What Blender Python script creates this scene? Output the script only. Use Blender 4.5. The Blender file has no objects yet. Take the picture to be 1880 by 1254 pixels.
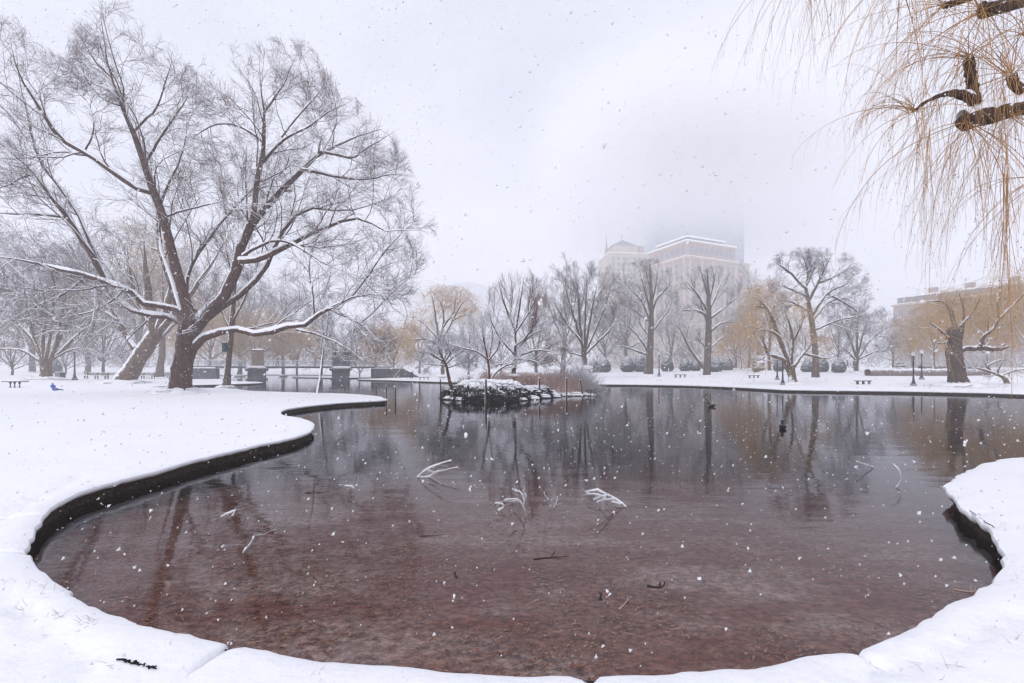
import bpy, bmesh, math, random
import numpy as np
from mathutils import Vector, Matrix
from mathutils.geometry import delaunay_2d_cdt

# ------------------------------------------------------------------ camera, world, sun, exposure
scene = bpy.context.scene
F, HC, HOR, CX = 835.0, 1.5, 680.0, 940.0        # focal length in photo pixels, eye height, horizon row, centre column
cam_data = bpy.data.cameras.new('camera')
cam = bpy.data.objects.new('camera', cam_data)
scene.collection.objects.link(cam)
cam.location = (0, 0, HC)
cam.rotation_euler = (math.radians(90), 0, 0)
cam_data.sensor_width = 36
cam_data.lens = 36 * F / 1880
cam_data.shift_y = (HOR - 627) / 1880
cam_data.clip_start = 0.05
cam_data.clip_end = 5000
scene.camera = cam

SKY_GAIN = 0.87
HAZE = 0.0025
world = bpy.data.worlds.new('World')
scene.world = world
world.use_nodes = True
wt = world.node_tree
for n in list(wt.nodes): wt.nodes.remove(n)
def wn(t, **k):
    n = wt.nodes.new(t)
    for a, b in k.items(): setattr(n, a, b)
    return n
w_out = wn('ShaderNodeOutputWorld')
w_sky = wn('ShaderNodeTexSky', sky_type='NISHITA', sun_disc=False)
w_sky.sun_elevation = math.radians(38)
w_sky.sun_rotation = math.radians(210)
w_b1 = wn('ShaderNodeBackground'); w_b1.inputs['Strength'].default_value = 0.05
wt.links.new(w_sky.outputs[0], w_b1.inputs['Color'])
w_tc = wn('ShaderNodeTexCoord')
w_map = wn('ShaderNodeMapping'); w_map.inputs['Scale'].default_value = (1.0, 1.0, 1.8)
wt.links.new(w_tc.outputs['Generated'], w_map.inputs['Vector'])
w_noise = wn('ShaderNodeTexNoise')
w_noise.inputs['Scale'].default_value = 1.5; w_noise.inputs['Detail'].default_value = 4; w_noise.inputs['Roughness'].default_value = 0.5
wt.links.new(w_map.outputs[0], w_noise.inputs['Vector'])
w_ramp = wn('ShaderNodeValToRGB')
w_ramp.color_ramp.elements[0].position = 0.33; w_ramp.color_ramp.elements[0].color = (0.60, 0.625, 0.745, 1)
w_ramp.color_ramp.elements[1].position = 0.66; w_ramp.color_ramp.elements[1].color = (0.84, 0.85, 0.955, 1)
wt.links.new(w_noise.outputs['Fac'], w_ramp.inputs['Fac'])
w_b2 = wn('ShaderNodeBackground'); w_b2.inputs['Strength'].default_value = SKY_GAIN
wt.links.new(w_ramp.outputs[0], w_b2.inputs['Color'])
w_mix = wn('ShaderNodeMixShader'); w_mix.inputs[0].default_value = 0.93     # thick snow cloud over the clear sky
wt.links.new(w_b1.outputs[0], w_mix.inputs[1]); wt.links.new(w_b2.outputs[0], w_mix.inputs[2])
wt.links.new(w_mix.outputs[0], w_out.inputs['Surface'])

sun_d = bpy.data.lights.new('sun', 'SUN'); sun_d.energy = 1.25; sun_d.angle = math.radians(24); sun_d.color = (1.0, 0.96, 0.92)
sun = bpy.data.objects.new('sun', sun_d); scene.collection.objects.link(sun)
sun.rotation_euler = (math.radians(52), 0, math.radians(-30))

scene.view_settings.view_transform = 'Standard'
scene.view_settings.look = 'None'
scene.view_settings.exposure = 0.49
scene.view_settings.gamma = 1.0
scene.view_settings.use_curve_mapping = False
scene.render.engine = 'CYCLES'
cy = scene.cycles
cy.max_bounces = 8; cy.diffuse_bounces = 3; cy.glossy_bounces = 2; cy.transmission_bounces = 2
cy.transparent_max_bounces = 8; cy.volume_bounces = 6
cy.caustics_reflective = False; cy.caustics_refractive = False
cy.use_adaptive_sampling = True; cy.adaptive_threshold = 0.015
cy.use_denoising = True
cy.denoiser = 'OPENIMAGEDENOISE'
cy.denoising_input_passes = 'RGB_ALBEDO_NORMAL'
cy.filter_width = 1.4

# ------------------------------------------------------------------ helpers
COL = scene.collection
rng = np.random.default_rng(11)
random.seed(5)

def tag(o, label=None, cat=None, group=None, kind=None):
    if label: o['label'] = label
    if cat: o['category'] = cat
    if group: o['group'] = group
    if kind: o['kind'] = kind
    return o

def empty(name, loc=(0, 0, 0), rz=0.0):
    o = bpy.data.objects.new(name, None); COL.objects.link(o)
    o.location = loc; o.rotation_euler = (0, 0, rz); o.empty_display_size = 0.2
    return o

def mesh_np(name, V, Q, smooth=True, mat=None):
    """V (n,3), Q list of int arrays (m,k) of faces"""
    me = bpy.data.meshes.new(name)
    V = np.ascontiguousarray(V, dtype=np.float32)
    me.vertices.add(len(V)); me.vertices.foreach_set('co', V.ravel())
    if not isinstance(Q, (list, tuple)): Q = [Q]
    Q = [np.asarray(q, dtype=np.int32) for q in Q if len(q)]
    loops = np.concatenate([q.ravel() for q in Q])
    tot = np.concatenate([np.full(len(q), q.shape[1], dtype=np.int32) for q in Q])
    start = np.concatenate([[0], np.cumsum(tot)[:-1]]).astype(np.int32)
    me.loops.add(len(loops)); me.loops.foreach_set('vertex_index', loops)
    me.polygons.add(len(tot)); me.polygons.foreach_set('loop_start', start)
    me.update(calc_edges=True)
    me.polygons.foreach_set('use_smooth', np.full(len(tot), bool(smooth)))
    if mat: me.materials.append(mat)
    me.validate()
    return me

def link(name, me, parent=None, loc=(0, 0, 0)):
    o = bpy.data.objects.new(name, me); COL.objects.link(o)
    o.location = loc
    if parent is not None: o.parent = parent
    return o

def copy_tree(o, parent=None):
    c = o.copy(); COL.objects.link(c)
    if parent is not None: c.parent = parent
    for ch in list(o.children): copy_tree(ch, c)
    return c

class MB:
    """a small mesh collector"""
    def __init__(s): s.V = []; s.Q = []; s.T = []; s.n = 0
    def add(s, V, Q=None, T=None):
        V = np.asarray(V, float).reshape(-1, 3); s.V.append(V)
        if Q is not None and len(Q): s.Q.append(np.asarray(Q) + s.n)
        if T is not None and len(T): s.T.append(np.asarray(T) + s.n)
        s.n += len(V); return s
    def box(s, c, d, rz=0.0, taper=1.0, M=None):
        x, y, z = np.array(d) / 2.0
        v = np.array([[-x,-y,-z],[x,-y,-z],[x,y,-z],[-x,y,-z],[-x*taper,-y*taper,z],[x*taper,-y*taper,z],[x*taper,y*taper,z],[-x*taper,y*taper,z]])
        if rz:
            c_, s_ = math.cos(rz), math.sin(rz)
            v = v @ np.array([[c_, s_, 0], [-s_, c_, 0], [0, 0, 1]])
        v = v + np.array(c)
        return s.add(v, [[0,3,2,1],[4,5,6,7],[0,1,5,4],[1,2,6,5],[2,3,7,6],[3,0,4,7]])
    def lathe(s, prof, c=(0, 0, 0), n=12):
        a = np.arange(n) * 2 * math.pi / n
        prof = np.array(prof, float)
        V = np.stack([prof[:, 0:1] * np.cos(a), prof[:, 0:1] * np.sin(a), np.repeat(prof[:, 1:2], n, 1)], -1) + np.array(c)
        k = len(prof); i = np.arange(k - 1)[:, None] * n; j = np.arange(n)[None]; j2 = (j + 1) % n
        Q = np.stack([i + j, i + j2, i + n + j2, i + n + j], -1).reshape(-1, 4)
        return s.add(V.reshape(-1, 3), Q)
    def tube(s, pts, r, S=6, cap=True):
        P = np.array(pts, float)[None]; K = P.shape[1]
        R = np.broadcast_to(np.asarray(r, float), (K,))[None]
        V, Q = tubes(P, R, S); s.add(V, Q)
        if cap:
            n0 = s.n - K * S
            T0 = [[n0, n0 + i + 1, n0 + i] for i in range(1, S - 1)]
            e = s.n - S
            T1 = [[e, e + i, e + i + 1] for i in range(1, S - 1)]
            s.T.append(np.array(T0 + T1))
        return s
    def ball(s, c, r, nu=8, nv=6, M=None):
        r = np.broadcast_to(np.asarray(r, float), (3,))
        th = np.linspace(0, math.pi, nv + 1)
        a = np.arange(nu) * 2 * math.pi / nu
        V = np.stack([np.sin(th)[:, None] * np.cos(a), np.sin(th)[:, None] * np.sin(a), np.repeat(np.cos(th)[:, None], nu, 1)], -1) * r
        V = V.reshape(-1, 3)
        if M is not None: V = V @ np.array(M).T
        V = V + np.array(c)
        i = np.arange(nv)[:, None] * nu; j = np.arange(nu)[None]; j2 = (j + 1) % nu
        return s.add(V, np.stack([i + j, i + nu + j, i + nu + j2, i + j2], -1).reshape(-1, 4))
    def build(s, name, mat, parent=None, smooth=False, loc=(0, 0, 0)):
        F_ = []
        if s.Q: F_.append(np.concatenate(s.Q))
        if s.T: F_.append(np.concatenate(s.T))
        return link(name, mesh_np(name, np.concatenate(s.V), F_, smooth, mat), parent, loc)

def norm(v): return v / np.maximum(np.linalg.norm(v, axis=-1, keepdims=True), 1e-9)

def frames(P):
    T = norm(np.gradient(P, axis=1))
    m = norm(P[:, -1] - P[:, 0] + 1e-6)
    ref = np.where(np.abs(m[:, 2:3]) < 0.8, np.array([[0, 0, 1.0]]), np.array([[1.0, 0.1, 0]]))[:, None, :]
    n1 = norm(np.cross(T, np.broadcast_to(ref, T.shape)))
    n2 = np.cross(n1, T)
    return T, n1, n2

def tubes(P, R, S, R2=None, rough=0.0, rg=None):
    N, K, _ = P.shape
    T, n1, n2 = frames(P)
    a = np.arange(S) * 2 * math.pi / S + (math.pi / 6 if S == 3 else 0)
    R = R[:, :, None, None]; R2 = R if R2 is None else R2[:, :, None, None]
    j = 1.0
    if rough and rg is not None: j = 1 + rough * rg.standard_normal((N, K, S, 1))
    V = P[:, :, None, :] + (R * np.cos(a)[None, None, :, None] * n1[:, :, None, :] + R2 * np.sin(a)[None, None, :, None] * n2[:, :, None, :]) * j
    b = (np.arange(N) * K * S)[:, None, None]; i = (np.arange(K - 1) * S)[None, :, None]; j0 = np.arange(S)[None, None]; j1 = (j0 + 1) % S
    Q = np.stack([b + i + j0, b + i + j1, b + i + S + j1, b + i + S + j0], -1).reshape(-1, 4)
    return V.reshape(-1, 3), Q

def smooth_poly(pts, K):
    p = np.array(pts, float)
    for _ in range(2):
        if len(p) < 3: break
        q = [p[0]]
        for a, b in zip(p[:-1], p[1:]): q += [a * .75 + b * .25, a * .25 + b * .75]
        q.append(p[-1]); p = np.array(q)
    d = np.concatenate([[0], np.cumsum(np.linalg.norm(np.diff(p, axis=0), axis=1))])
    t = np.linspace(0, d[-1], K)
    return np.stack([np.interp(t, d, p[:, i]) for i in range(p.shape[1])], 1)

def inside(poly, x, y):
    poly = np.asarray(poly, float); x = np.asarray(x); y = np.asarray(y)
    c = np.zeros(x.shape, bool); j = len(poly) - 1
    for i in range(len(poly)):
        xi, yi = poly[i]; xj, yj = poly[j]
        if yi != yj:
            c ^= ((yi > y) != (yj > y)) & (x < (xj - xi) * (y - yi) / (yj - yi) + xi)
        j = i
    return c

def seg_dist(P, A, B):
    """distance of points P(n,2) to closed polyline segments A->B"""
    out = np.full(len(P), 1e9)
    for a, b in zip(A, B):
        ab = b - a; l = max(ab @ ab, 1e-12)
        t = np.clip(((P - a) @ ab) / l, 0, 1)
        d = np.hypot(P[:, 0] - a[0] - t * ab[0], P[:, 1] - a[1] - t * ab[1])
        np.minimum(out, d, out)
    return out

def vnoise(x, y, s, seed=0):
    """cheap smooth value noise"""
    x = np.asarray(x) / s; y = np.asarray(y) / s
    xi = np.floor(x).astype(np.int64); yi = np.floor(y).astype(np.int64); fx = x - xi; fy = y - yi
    def h(i, j):
        n = (i * 374761393 + j * 668265263 + seed * 982451653) & 0x7fffffff
        n = ((n ^ (n >> 13)) * 1274126177) & 0x7fffffff
        return (n & 0xffff) / 65535.0
    fx = fx * fx * (3 - 2 * fx); fy = fy * fy * (3 - 2 * fy)
    return (h(xi, yi) * (1 - fx) + h(xi + 1, yi) * fx) * (1 - fy) + (h(xi, yi + 1) * (1 - fx) + h(xi + 1, yi + 1) * fx) * fy - 0.5

# ------------------------------------------------------------------ materials
def material(name, rough=0.8):
    m = bpy.data.materials.new(name); m.use_nodes = True
    nt = m.node_tree; b = nt.nodes['Principled BSDF']; b.inputs['Roughness'].default_value = rough
    b.inputs['Specular IOR Level'].default_value = 0.25
    return m, nt, b
def N(nt, t, **k):
    n = nt.nodes.new(t)
    for a, c in k.items(): setattr(n, a, c)
    return n
def noise_node(nt, scale, detail=4, rough=0.55, vec=None, coord='Object', vscale=None):
    tc = N(nt, 'ShaderNodeTexCoord'); n = N(nt, 'ShaderNodeTexNoise')
    n.inputs['Scale'].default_value = scale; n.inputs['Detail'].default_value = detail; n.inputs['Roughness'].default_value = rough
    src = tc.outputs[coord]
    if vscale:
        mp = N(nt, 'ShaderNodeMapping'); mp.inputs['Scale'].default_value = vscale; nt.links.new(src, mp.inputs['Vector']); src = mp.outputs[0]
    nt.links.new(src, n.inputs['Vector'])
    return n
def ramp(nt, src, stops):
    r = N(nt, 'ShaderNodeValToRGB'); e = r.color_ramp.elements
    while len(e) < len(stops): e.new(0.5)
    for i, (p, c) in enumerate(stops): e[i].position = p; e[i].color = (*c, 1)
    nt.links.new(src, r.inputs['Fac']); return r
def bump(nt, b, src, strength, dist):
    bp = N(nt, 'ShaderNodeBump'); bp.inputs['Strength'].default_value = strength; bp.inputs['Distance'].default_value = dist
    nt.links.new(src, bp.inputs['Height']); nt.links.new(bp.outputs[0], b.inputs['Normal']); return bp

SNOW = (0.83, 0.84, 0.89)
def flat(name, c, rough=0.8, var=0.25, scale=6, bmp=0.0):
    m, nt, b = material(name, rough)
    n = noise_node(nt, scale)
    lo = tuple(x * (1 - var) for x in c); hi = tuple(min(1, x * (1 + var)) for x in c)
    r = ramp(nt, n.outputs['Fac'], [(0.3, lo), (0.7, hi)])
    nt.links.new(r.outputs[0], b.inputs['Base Color'])
    if bmp: bump(nt, b, n.outputs['Fac'], 0.6, bmp)
    return m
def snowy(name, c1, c2, scale, direction=(0, 0, 1), thresh=0.35, soft=0.15, nscale=5.0, namp=0.9, vscale=None, bmp=0.02, rough=0.9):
    """a base colour with settled snow on the faces turned to `direction`"""
    m, nt, b = material(name, rough)
    n1 = noise_node(nt, scale, 5, 0.6, vscale=vscale)
    base = ramp(nt, n1.outputs['Fac'], [(0.3, c1), (0.7, c2)])
    g = N(nt, 'ShaderNodeNewGeometry')
    dp = N(nt, 'ShaderNodeVectorMath', operation='DOT_PRODUCT'); d = Vector(direction).normalized(); dp.inputs[1].default_value = d
    nt.links.new(g.outputs['Normal'], dp.inputs[0])
    n2 = noise_node(nt, nscale, 4, 0.65)
    ma = N(nt, 'ShaderNodeMath', operation='MULTIPLY_ADD'); ma.inputs[1].default_value = namp; nt.links.new(n2.outputs['Fac'], ma.inputs[0])
    nt.links.new(dp.outputs['Value'], ma.inputs[2])
    mr = N(nt, 'ShaderNodeMapRange'); mr.inputs['From Min'].default_value = thresh + namp * .5 - soft; mr.inputs['From Max'].default_value = thresh + namp * .5 + soft
    nt.links.new(ma.outputs[0], mr.inputs['Value'])
    mx = N(nt, 'ShaderNodeMix', data_type='RGBA'); nt.links.new(mr.outputs[0], mx.inputs[0])
    nt.links.new(base.outputs[0], mx.inputs[6]); mx.inputs[7].default_value = (*SNOW, 1)
    nt.links.new(mx.outputs[2], b.inputs['Base Color'])
    if bmp: bump(nt, b, n1.outputs['Fac'], 0.8, bmp)
    return m

M = {}
M['bark'] = snowy('bark_hero', (0.026, 0.012, 0.009), (0.125, 0.064, 0.045), 7, (-0.45, -0.2, 0.85), 0.62, 0.08, 9, 1.3, (1, 1, 0.35), 0.06)
M['bark_limb'] = snowy('bark_limb', (0.028, 0.014, 0.011), (0.13, 0.070, 0.052), 9, (-0.35, -0.1, 0.9), 0.45, 0.1, 4, 1.0, (1, 1, 0.5), 0.02)
M['bark_far'] = snowy('bark_far', (0.035, 0.025, 0.022), (0.12, 0.085, 0.070), 5, (-0.4, -0.1, 0.9), 0.65, 0.15, 3, 1.0, (1, 1, 0.4), 0.03)
M['bark_plane'] = snowy('bark_plane', (0.04, 0.032, 0.026), (0.16, 0.125, 0.10), 3, (-0.4, -0.1, 0.9), 0.72, 0.15, 3, 1.0, (1, 1, 0.5), 0.03)
M['bark_willow'] = snowy('bark_willow', (0.05, 0.032, 0.020), (0.19, 0.12, 0.07), 4, (-0.6, -0.2, 0.75), 0.5, 0.12, 4, 1.1, (1, 1, 0.4), 0.05)
M['bark_white'] = snowy('bark_snowed', (0.03, 0.022, 0.02), (0.12, 0.09, 0.08), 5, (-0.5, -0.5, 0.5), 0.25, 0.12, 6, 1.4, (1, 1, 0.6), 0.02)
M['bark_stump'] = snowy('bark_stump', (0.025, 0.016, 0.013), (0.12, 0.075, 0.058), 4, (-0.2, 0, 1), 0.7, 0.12, 4, 0.9, (1, 1, 0.35), 0.06)
M['twig'] = snowy('twig_hero', (0.080, 0.047, 0.042), (0.15, 0.092, 0.08), 2, (-0.2, 0, 1), 0.40, 0.2, 1.2, 1.1, None, 0)
M['twig_far'] = snowy('twig_mauve', (0.085, 0.055, 0.055), (0.16, 0.11, 0.105), 1, (-0.2, 0, 1), 0.35, 0.25, 0.8, 1.0, None, 0)
M['twig_snowy'] = snowy('twig_snowy', (0.06, 0.045, 0.045), (0.13, 0.10, 0.10), 1, (-0.2, 0, 1), -0.15, 0.25, 0.8, 1.0, None, 0)
M['twig_red'] = snowy('twig_red', (0.14, 0.06, 0.055), (0.24, 0.12, 0.10), 1, (-0.2, 0, 1), 0.5, 0.25, 0.8, 1.0, None, 0)
M['twig_frost'] = snowy('twig_frosted', (0.22, 0.17, 0.16), (0.40, 0.33, 0.32), 1, (-0.2, 0, 1), -0.1, 0.25, 0.8, 1.0, None, 0)
M['whip'] = snowy('willow_whip', (0.42, 0.25, 0.10), (0.64, 0.42, 0.19), 0.7, (0, 0, 1), 0.95, 0.15, 1, 0.8, None, 0)
M['whip_near'] = flat('willow_whip_near', (0.42, 0.235, 0.095), 0.6, 0.35, 3)
M['bud'] = flat('willow_bud', (0.13, 0.07, 0.04), 0.8)
M['black_bark'] = snowy('willow_stub_bark', (0.014, 0.008, 0.006), (0.09, 0.05, 0.032), 14, (-0.2, 0, 1), 0.62, 0.06, 25, 1.1, (1, 1, 1), 0.02)
M['twig_branch'] = snowy('snowy_branch', (0.03, 0.02, 0.016), (0.08, 0.05, 0.04), 20, (0, -0.3, 1), 0.25, 0.15, 20, 0.8, None, 0)

def snow_material(name, micro=True):
    m, nt, b = material(name, 0.75)
    n1 = noise_node(nt, 0.35, 6, 0.6); n2 = noise_node(nt, 14, 6, 0.7)
    r = ramp(nt, n1.outputs['Fac'], [(0.3, (0.86, 0.865, 0.905)), (0.7, (0.91, 0.915, 0.94))])
    nt.links.new(r.outputs[0], b.inputs['Base Color'])
    ad = N(nt, 'ShaderNodeMath', operation='MULTIPLY_ADD'); ad.inputs[1].default_value = 0.25
    n3 = noise_node(nt, 2.2, 5, 0.6); nt.links.new(n2.outputs['Fac'], ad.inputs[0]); nt.links.new(n3.outputs['Fac'], ad.inputs[2])
    bump(nt, b, ad.outputs[0], 0.8, 0.05)
    b.inputs['Sheen Weight'].default_value = 0.1
    return m
M['snow'] = snow_material('snow')
M['snow_ground'] = snow_material('snow_ground')
mfk = bpy.data.materials.new('snowflake'); mfk.use_nodes = True; nt = mfk.node_tree
for n in list(nt.nodes): nt.nodes.remove(n)
_o = N(nt, 'ShaderNodeOutputMaterial'); _d = N(nt, 'ShaderNodeBsdfDiffuse'); _t = N(nt, 'ShaderNodeBsdfTranslucent'); _m = N(nt, 'ShaderNodeMixShader')
_d.inputs['Color'].default_value = (0.98, 0.98, 0.99, 1); _t.inputs['Color'].default_value = (0.98, 0.98, 0.99, 1)
nt.links.new(_d.outputs[0], _m.inputs[1]); nt.links.new(_t.outputs[0], _m.inputs[2]); nt.links.new(_m.outputs[0], _o.inputs['Surface'])
M['flake'] = mfk
M['stone_wall'] = snowy('wet_granite', (0.002, 0.002, 0.001), (0.10, 0.065, 0.038), 17, (0, 0, 1), 0.55, 0.03, 60, 1.0, (1, 1, 1.6), 0.06, 0.7)
M['granite'] = snowy('grey_granite', (0.035, 0.038, 0.05), (0.10, 0.10, 0.12), 1.2, (0, 0, 1), 0.75, 0.15, 3, 0.6, None, 0.03)
M['sandstone'] = snowy('brown_stone', (0.14, 0.10, 0.075), (0.26, 0.19, 0.14), 2, (0, 0, 1), 0.7, 0.15, 3, 0.6, None, 0.03)
M['rock'] = snowy('island_rock', (0.010, 0.010, 0.011), (0.05, 0.045, 0.045), 3, (0, 0, 1), 0.35, 0.15, 3, 0.6, None, 0.05)
M['iron'] = flat('dark_iron', (0.035, 0.037, 0.042), 0.5)
M['iron_pale'] = flat('weathered_rail', (0.38, 0.39, 0.41), 0.6)
M['globe'] = flat('lamp_globe', (0.62, 0.63, 0.66), 0.3, 0.05)
M['wood_dark'] = flat('dark_wood', (0.045, 0.035, 0.03), 0.8)
M['wood_bench'] = flat('bench_slats', (0.20, 0.18, 0.16), 0.8)
M['wood_post'] = snowy('post_wood', (0.03, 0.022, 0.018), (0.10, 0.075, 0.06), 8, (-0.7, 0, 0.7), 0.5, 0.1, 8, 0.6)
M['shrub'] = snowy('clipped_shrub', (0.03, 0.035, 0.04), (0.09, 0.10, 0.105), 9, (-0.2, -0.1, 1), 0.62, 0.35, 7, 1.1, (1, 1, 2.5), 0.12)
M['shrub_gold'] = snowy('clipped_shrub_gold', (0.09, 0.075, 0.03), (0.24, 0.17, 0.07), 9, (-0.2, -0.1, 1), 0.4, 0.25, 7, 1.5, None, 0.12)
M['evergreen'] = snowy('evergreen', (0.02, 0.03, 0.022), (0.06, 0.075, 0.05), 5, (0, 0, 1), 0.15, 0.2, 3, 0.6, None, 0.05)
M['hedge'] = snowy('hedge', (0.10, 0.075, 0.065), (0.22, 0.17, 0.15), 6, (0, 0, 1), 0.45, 0.2, 5, 1.4, None, 0.1)
M['reed'] = flat('dry_reed', (0.50, 0.37, 0.33), 0.9, 0.35, 3)
M['brush'] = snowy('dark_brush', (0.002, 0.002, 0.002), (0.012, 0.010, 0.009), 6, (0, 0, 1), 1.2, 0.2, 3, 0.5, None, 0)
M['green_box'] = flat('green_paint', (0.006, 0.045, 0.045), 0.45, 0.1)
M['cream_box'] = flat('box_roof', (0.02, 0.10, 0.10), 0.5, 0.1)

# ------------------------------------------------------------------ pond outline (traced, then laid on the ground plane)
def gp(px, py, z=0.0):
    D = (HC - z) * F / (py - HOR)
    return ((px - CX) / F * D, D)

near = [(574,786),(544,799),(462,817),(363,840),(280,862),(198,883),(148,898),(109,918),(79,944),(58,970),(49,997),(54,1020),(76,1040),(109,1063),
        (128,1074),(179,1104),(261,1134),(335,1153),(426,1177),(447,1180),(529,1195),(614,1205),(700,1214),(830,1225),(962,1231),(1063,1233),(1085,1234),
        (1200,1228),(1320,1218),(1397,1213),(1481,1194),(1541,1186),(1566,1184),(1642,1160),(1678,1148),(1702,1134),(1763,1100),(1795,1082),(1827,1047),
        (1836,1011),(1827,983),(1803,951),(1771,927),(1745,907),(1739,892),(1747,879),(1771,862),(1823,844),(1879,838)]
far = [(1880,722.5),(1800,720),(1700,718),(1600,716.5),(1500,715.5),(1440,714.5),(1390,712),(1340,709.5),(1300,708),(1250,706.5),(1150,705),(1090,704.5),
       (1000,704),(900,703),(817,700.5),(750,698.5),(700,697),(656,695.6)]
tail = [(479,701),(475,702.6),(440,704),(405,705),(345,706.5),(300,708.5),(272,709.8),(300,710.6),(345,711.3),(405,711.8),(432,713),(455,716.3),(490,717.8),
        (560,719.8),(640,722),(690,726),(706,730.5),(704,733.5),(640,737),(580,742),(530,749),(515,755.5),(522,760.5),(545,765),(566,771),(577,779)]
raw = [gp(*p) for p in near]
raw += [(11.5, 8.6), (16, 9.8), (24, 12), (38, 14), (60, 16), (64, 24), (58, 29.5), (46, 29.7)]
raw += [gp(*p) for p in far]
raw += [(-25.5, 86), (-24, 92), (-33, 95), (-45, 101), (-53, 110), (-50, 125), (-60, 152), (-85, 165), (-98, 150), (-92, 128), (-72, 112), (-62, 98), (-56, 88), (-50, 80), (-43, 68)]
raw += [gp(*p) for p in tail]
raw = np.array(raw)
def catmull(pts):
    n = len(pts); out = []
    for i in range(n):
        p0, p1, p2, p3 = pts[(i - 1) % n], pts[i], pts[(i + 1) % n], pts[(i + 2) % n]
        L = np.linalg.norm(p2 - p1); dist = max(2.0, np.linalg.norm((p1 + p2) / 2))
        step = 0.045 if dist < 4.5 else (0.10 if dist < 14 else (0.35 if dist < 40 else 1.5))
        m = max(1, int(L / step))
        # centripetal-ish tangents limited by the segment length
        t1 = (p2 - p0); t2 = (p3 - p1)
        t1 = t1 / max(np.linalg.norm(t1), 1e-9) * L; t2 = t2 / max(np.linalg.norm(t2), 1e-9) * L
        for k in range(m):
            t = k / m; a = 2*t**3 - 3*t**2 + 1; b = t**3 - 2*t**2 + t; c = -2*t**3 + 3*t**2; d = t**3 - t**2
            out.append(a * p1 + b * t1 + c * p2 + d * t2)
    return np.array(out)
pond = catmull(raw)
area = 0.5 * np.sum(pond[:, 0] * np.roll(pond[:, 1], -1) - np.roll(pond[:, 0], -1) * pond[:, 1])
if area < 0: pond = pond[::-1].copy()
tan = norm(np.roll(pond, -1, 0) - np.roll(pond, 1, 0))
out_n = np.stack([tan[:, 1], -tan[:, 0]], 1)                      # points away from the water (ccw polygon)
# the lumpy edge of the snow
dist_cam = np.linalg.norm(pond, axis=1)
jit = (vnoise(pond[:, 0], pond[:, 1], 0.11, 3) * 0.022 + vnoise(pond[:, 0], pond[:, 1], 0.045, 4) * 0.010 + vnoise(pond[:, 0], pond[:, 1], 0.5, 5) * 0.04) * np.clip(dist_cam / 3, 0.8, 2)
edge = pond + out_n * jit[:, None]
# slab joints of the coping, as notches at the water's edge
joints = [((426, 1177), (357, 1224)), ((1076, 1234), (1090, 1262)), ((1558, 1186), (1620, 1215)), ((128, 1075), (105, 1085)), ((50, 1008), (-20, 1013)), ((79, 941), (0, 946))]
JW = [(np.array(gp(*a)), np.array(gp(*b))) for a, b in joints]
for a, b in JW[:3]:
    d = np.linalg.norm(edge - a, axis=1)
    edge += out_n * (0.055 * np.exp(-(d / 0.035) ** 2))[:, None]
pA, pB = pond, np.roll(pond, -1, 0)
coarse = pond[::4] if len(pond) > 1200 else pond
WATER = -0.23
ISL = (0.35, 29.3)

def rise(x, y, d):
    """the lawns climb gently away from the water"""
    left = np.clip((-x - 20) / 30, 0, 1)
    s = 0.040 + 0.016 * left
    r = np.maximum(d - 8, 0)
    r = r * r / (r + 6)
    z = np.minimum(r * s, 2.0 + 1.2 * left)
    return np.where(y < 14, 0, z) * np.clip((y - 14) / 20, 0, 1)

_A = coarse; _B = np.roll(coarse, -1, 0); _AB = _B - _A; _L2 = np.maximum((_AB ** 2).sum(1), 1e-12)
def fast_dist(P):
    rel = P[:, None] - _A[None]
    t = np.clip((rel * _AB[None]).sum(-1) / _L2, 0, 1)
    return np.sqrt(((rel - t[..., None] * _AB[None]) ** 2).sum(-1).min(1))
def terrain(x, y):
    P = np.array([[x, y]], float)
    return float(rise(P[:, 0], P[:, 1], fast_dist(P))[0])

def place(px, py):
    """the spot on the lawn seen at photo position (px, py)"""
    D = 6.0 * 1.012 ** np.arange(310)
    P = np.stack([(px - CX) / F * D, D], 1)
    zt = rise(P[:, 0], P[:, 1], fast_dist(P))
    yy = HOR - (zt - HC) * F / D
    i = int(np.argmax(yy <= py)) if (yy <= py).any() else len(D) - 1
    return np.array([P[i, 0], D[i], zt[i]])
def at(px, py, D): return np.array([(px - CX) / F * D, D, HC + (HOR - py) / F * D])

# ------------------------------------------------------------------ snow-covered ground
pts = [tuple(p) for p in edge]; ne = len(pts)
ring = edge + out_n * 0.05
ring2 = edge + out_n * 0.14
extra = []
def keep(P, mind):
    P = np.asarray(P); d = seg_dist(P, pA[::2], np.roll(pA[::2], -1, 0)); return P[(~inside(pond, P[:, 0], P[:, 1])) & (d > mind)]
selr = dist_cam < 16
R_ = np.concatenate([ring[selr], ring2[selr][::2]])
extra.append(R_[~inside(pond, R_[:, 0], R_[:, 1])])
def grid(x0, x1, y0, y1, s, j=0.25):
    gx, gy = np.meshgrid(np.arange(x0, x1, s), np.arange(y0, y1, s)); g = np.stack([gx.ravel(), gy.ravel()], 1)
    return g + rng.uniform(-j, j, g.shape) * s
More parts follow.
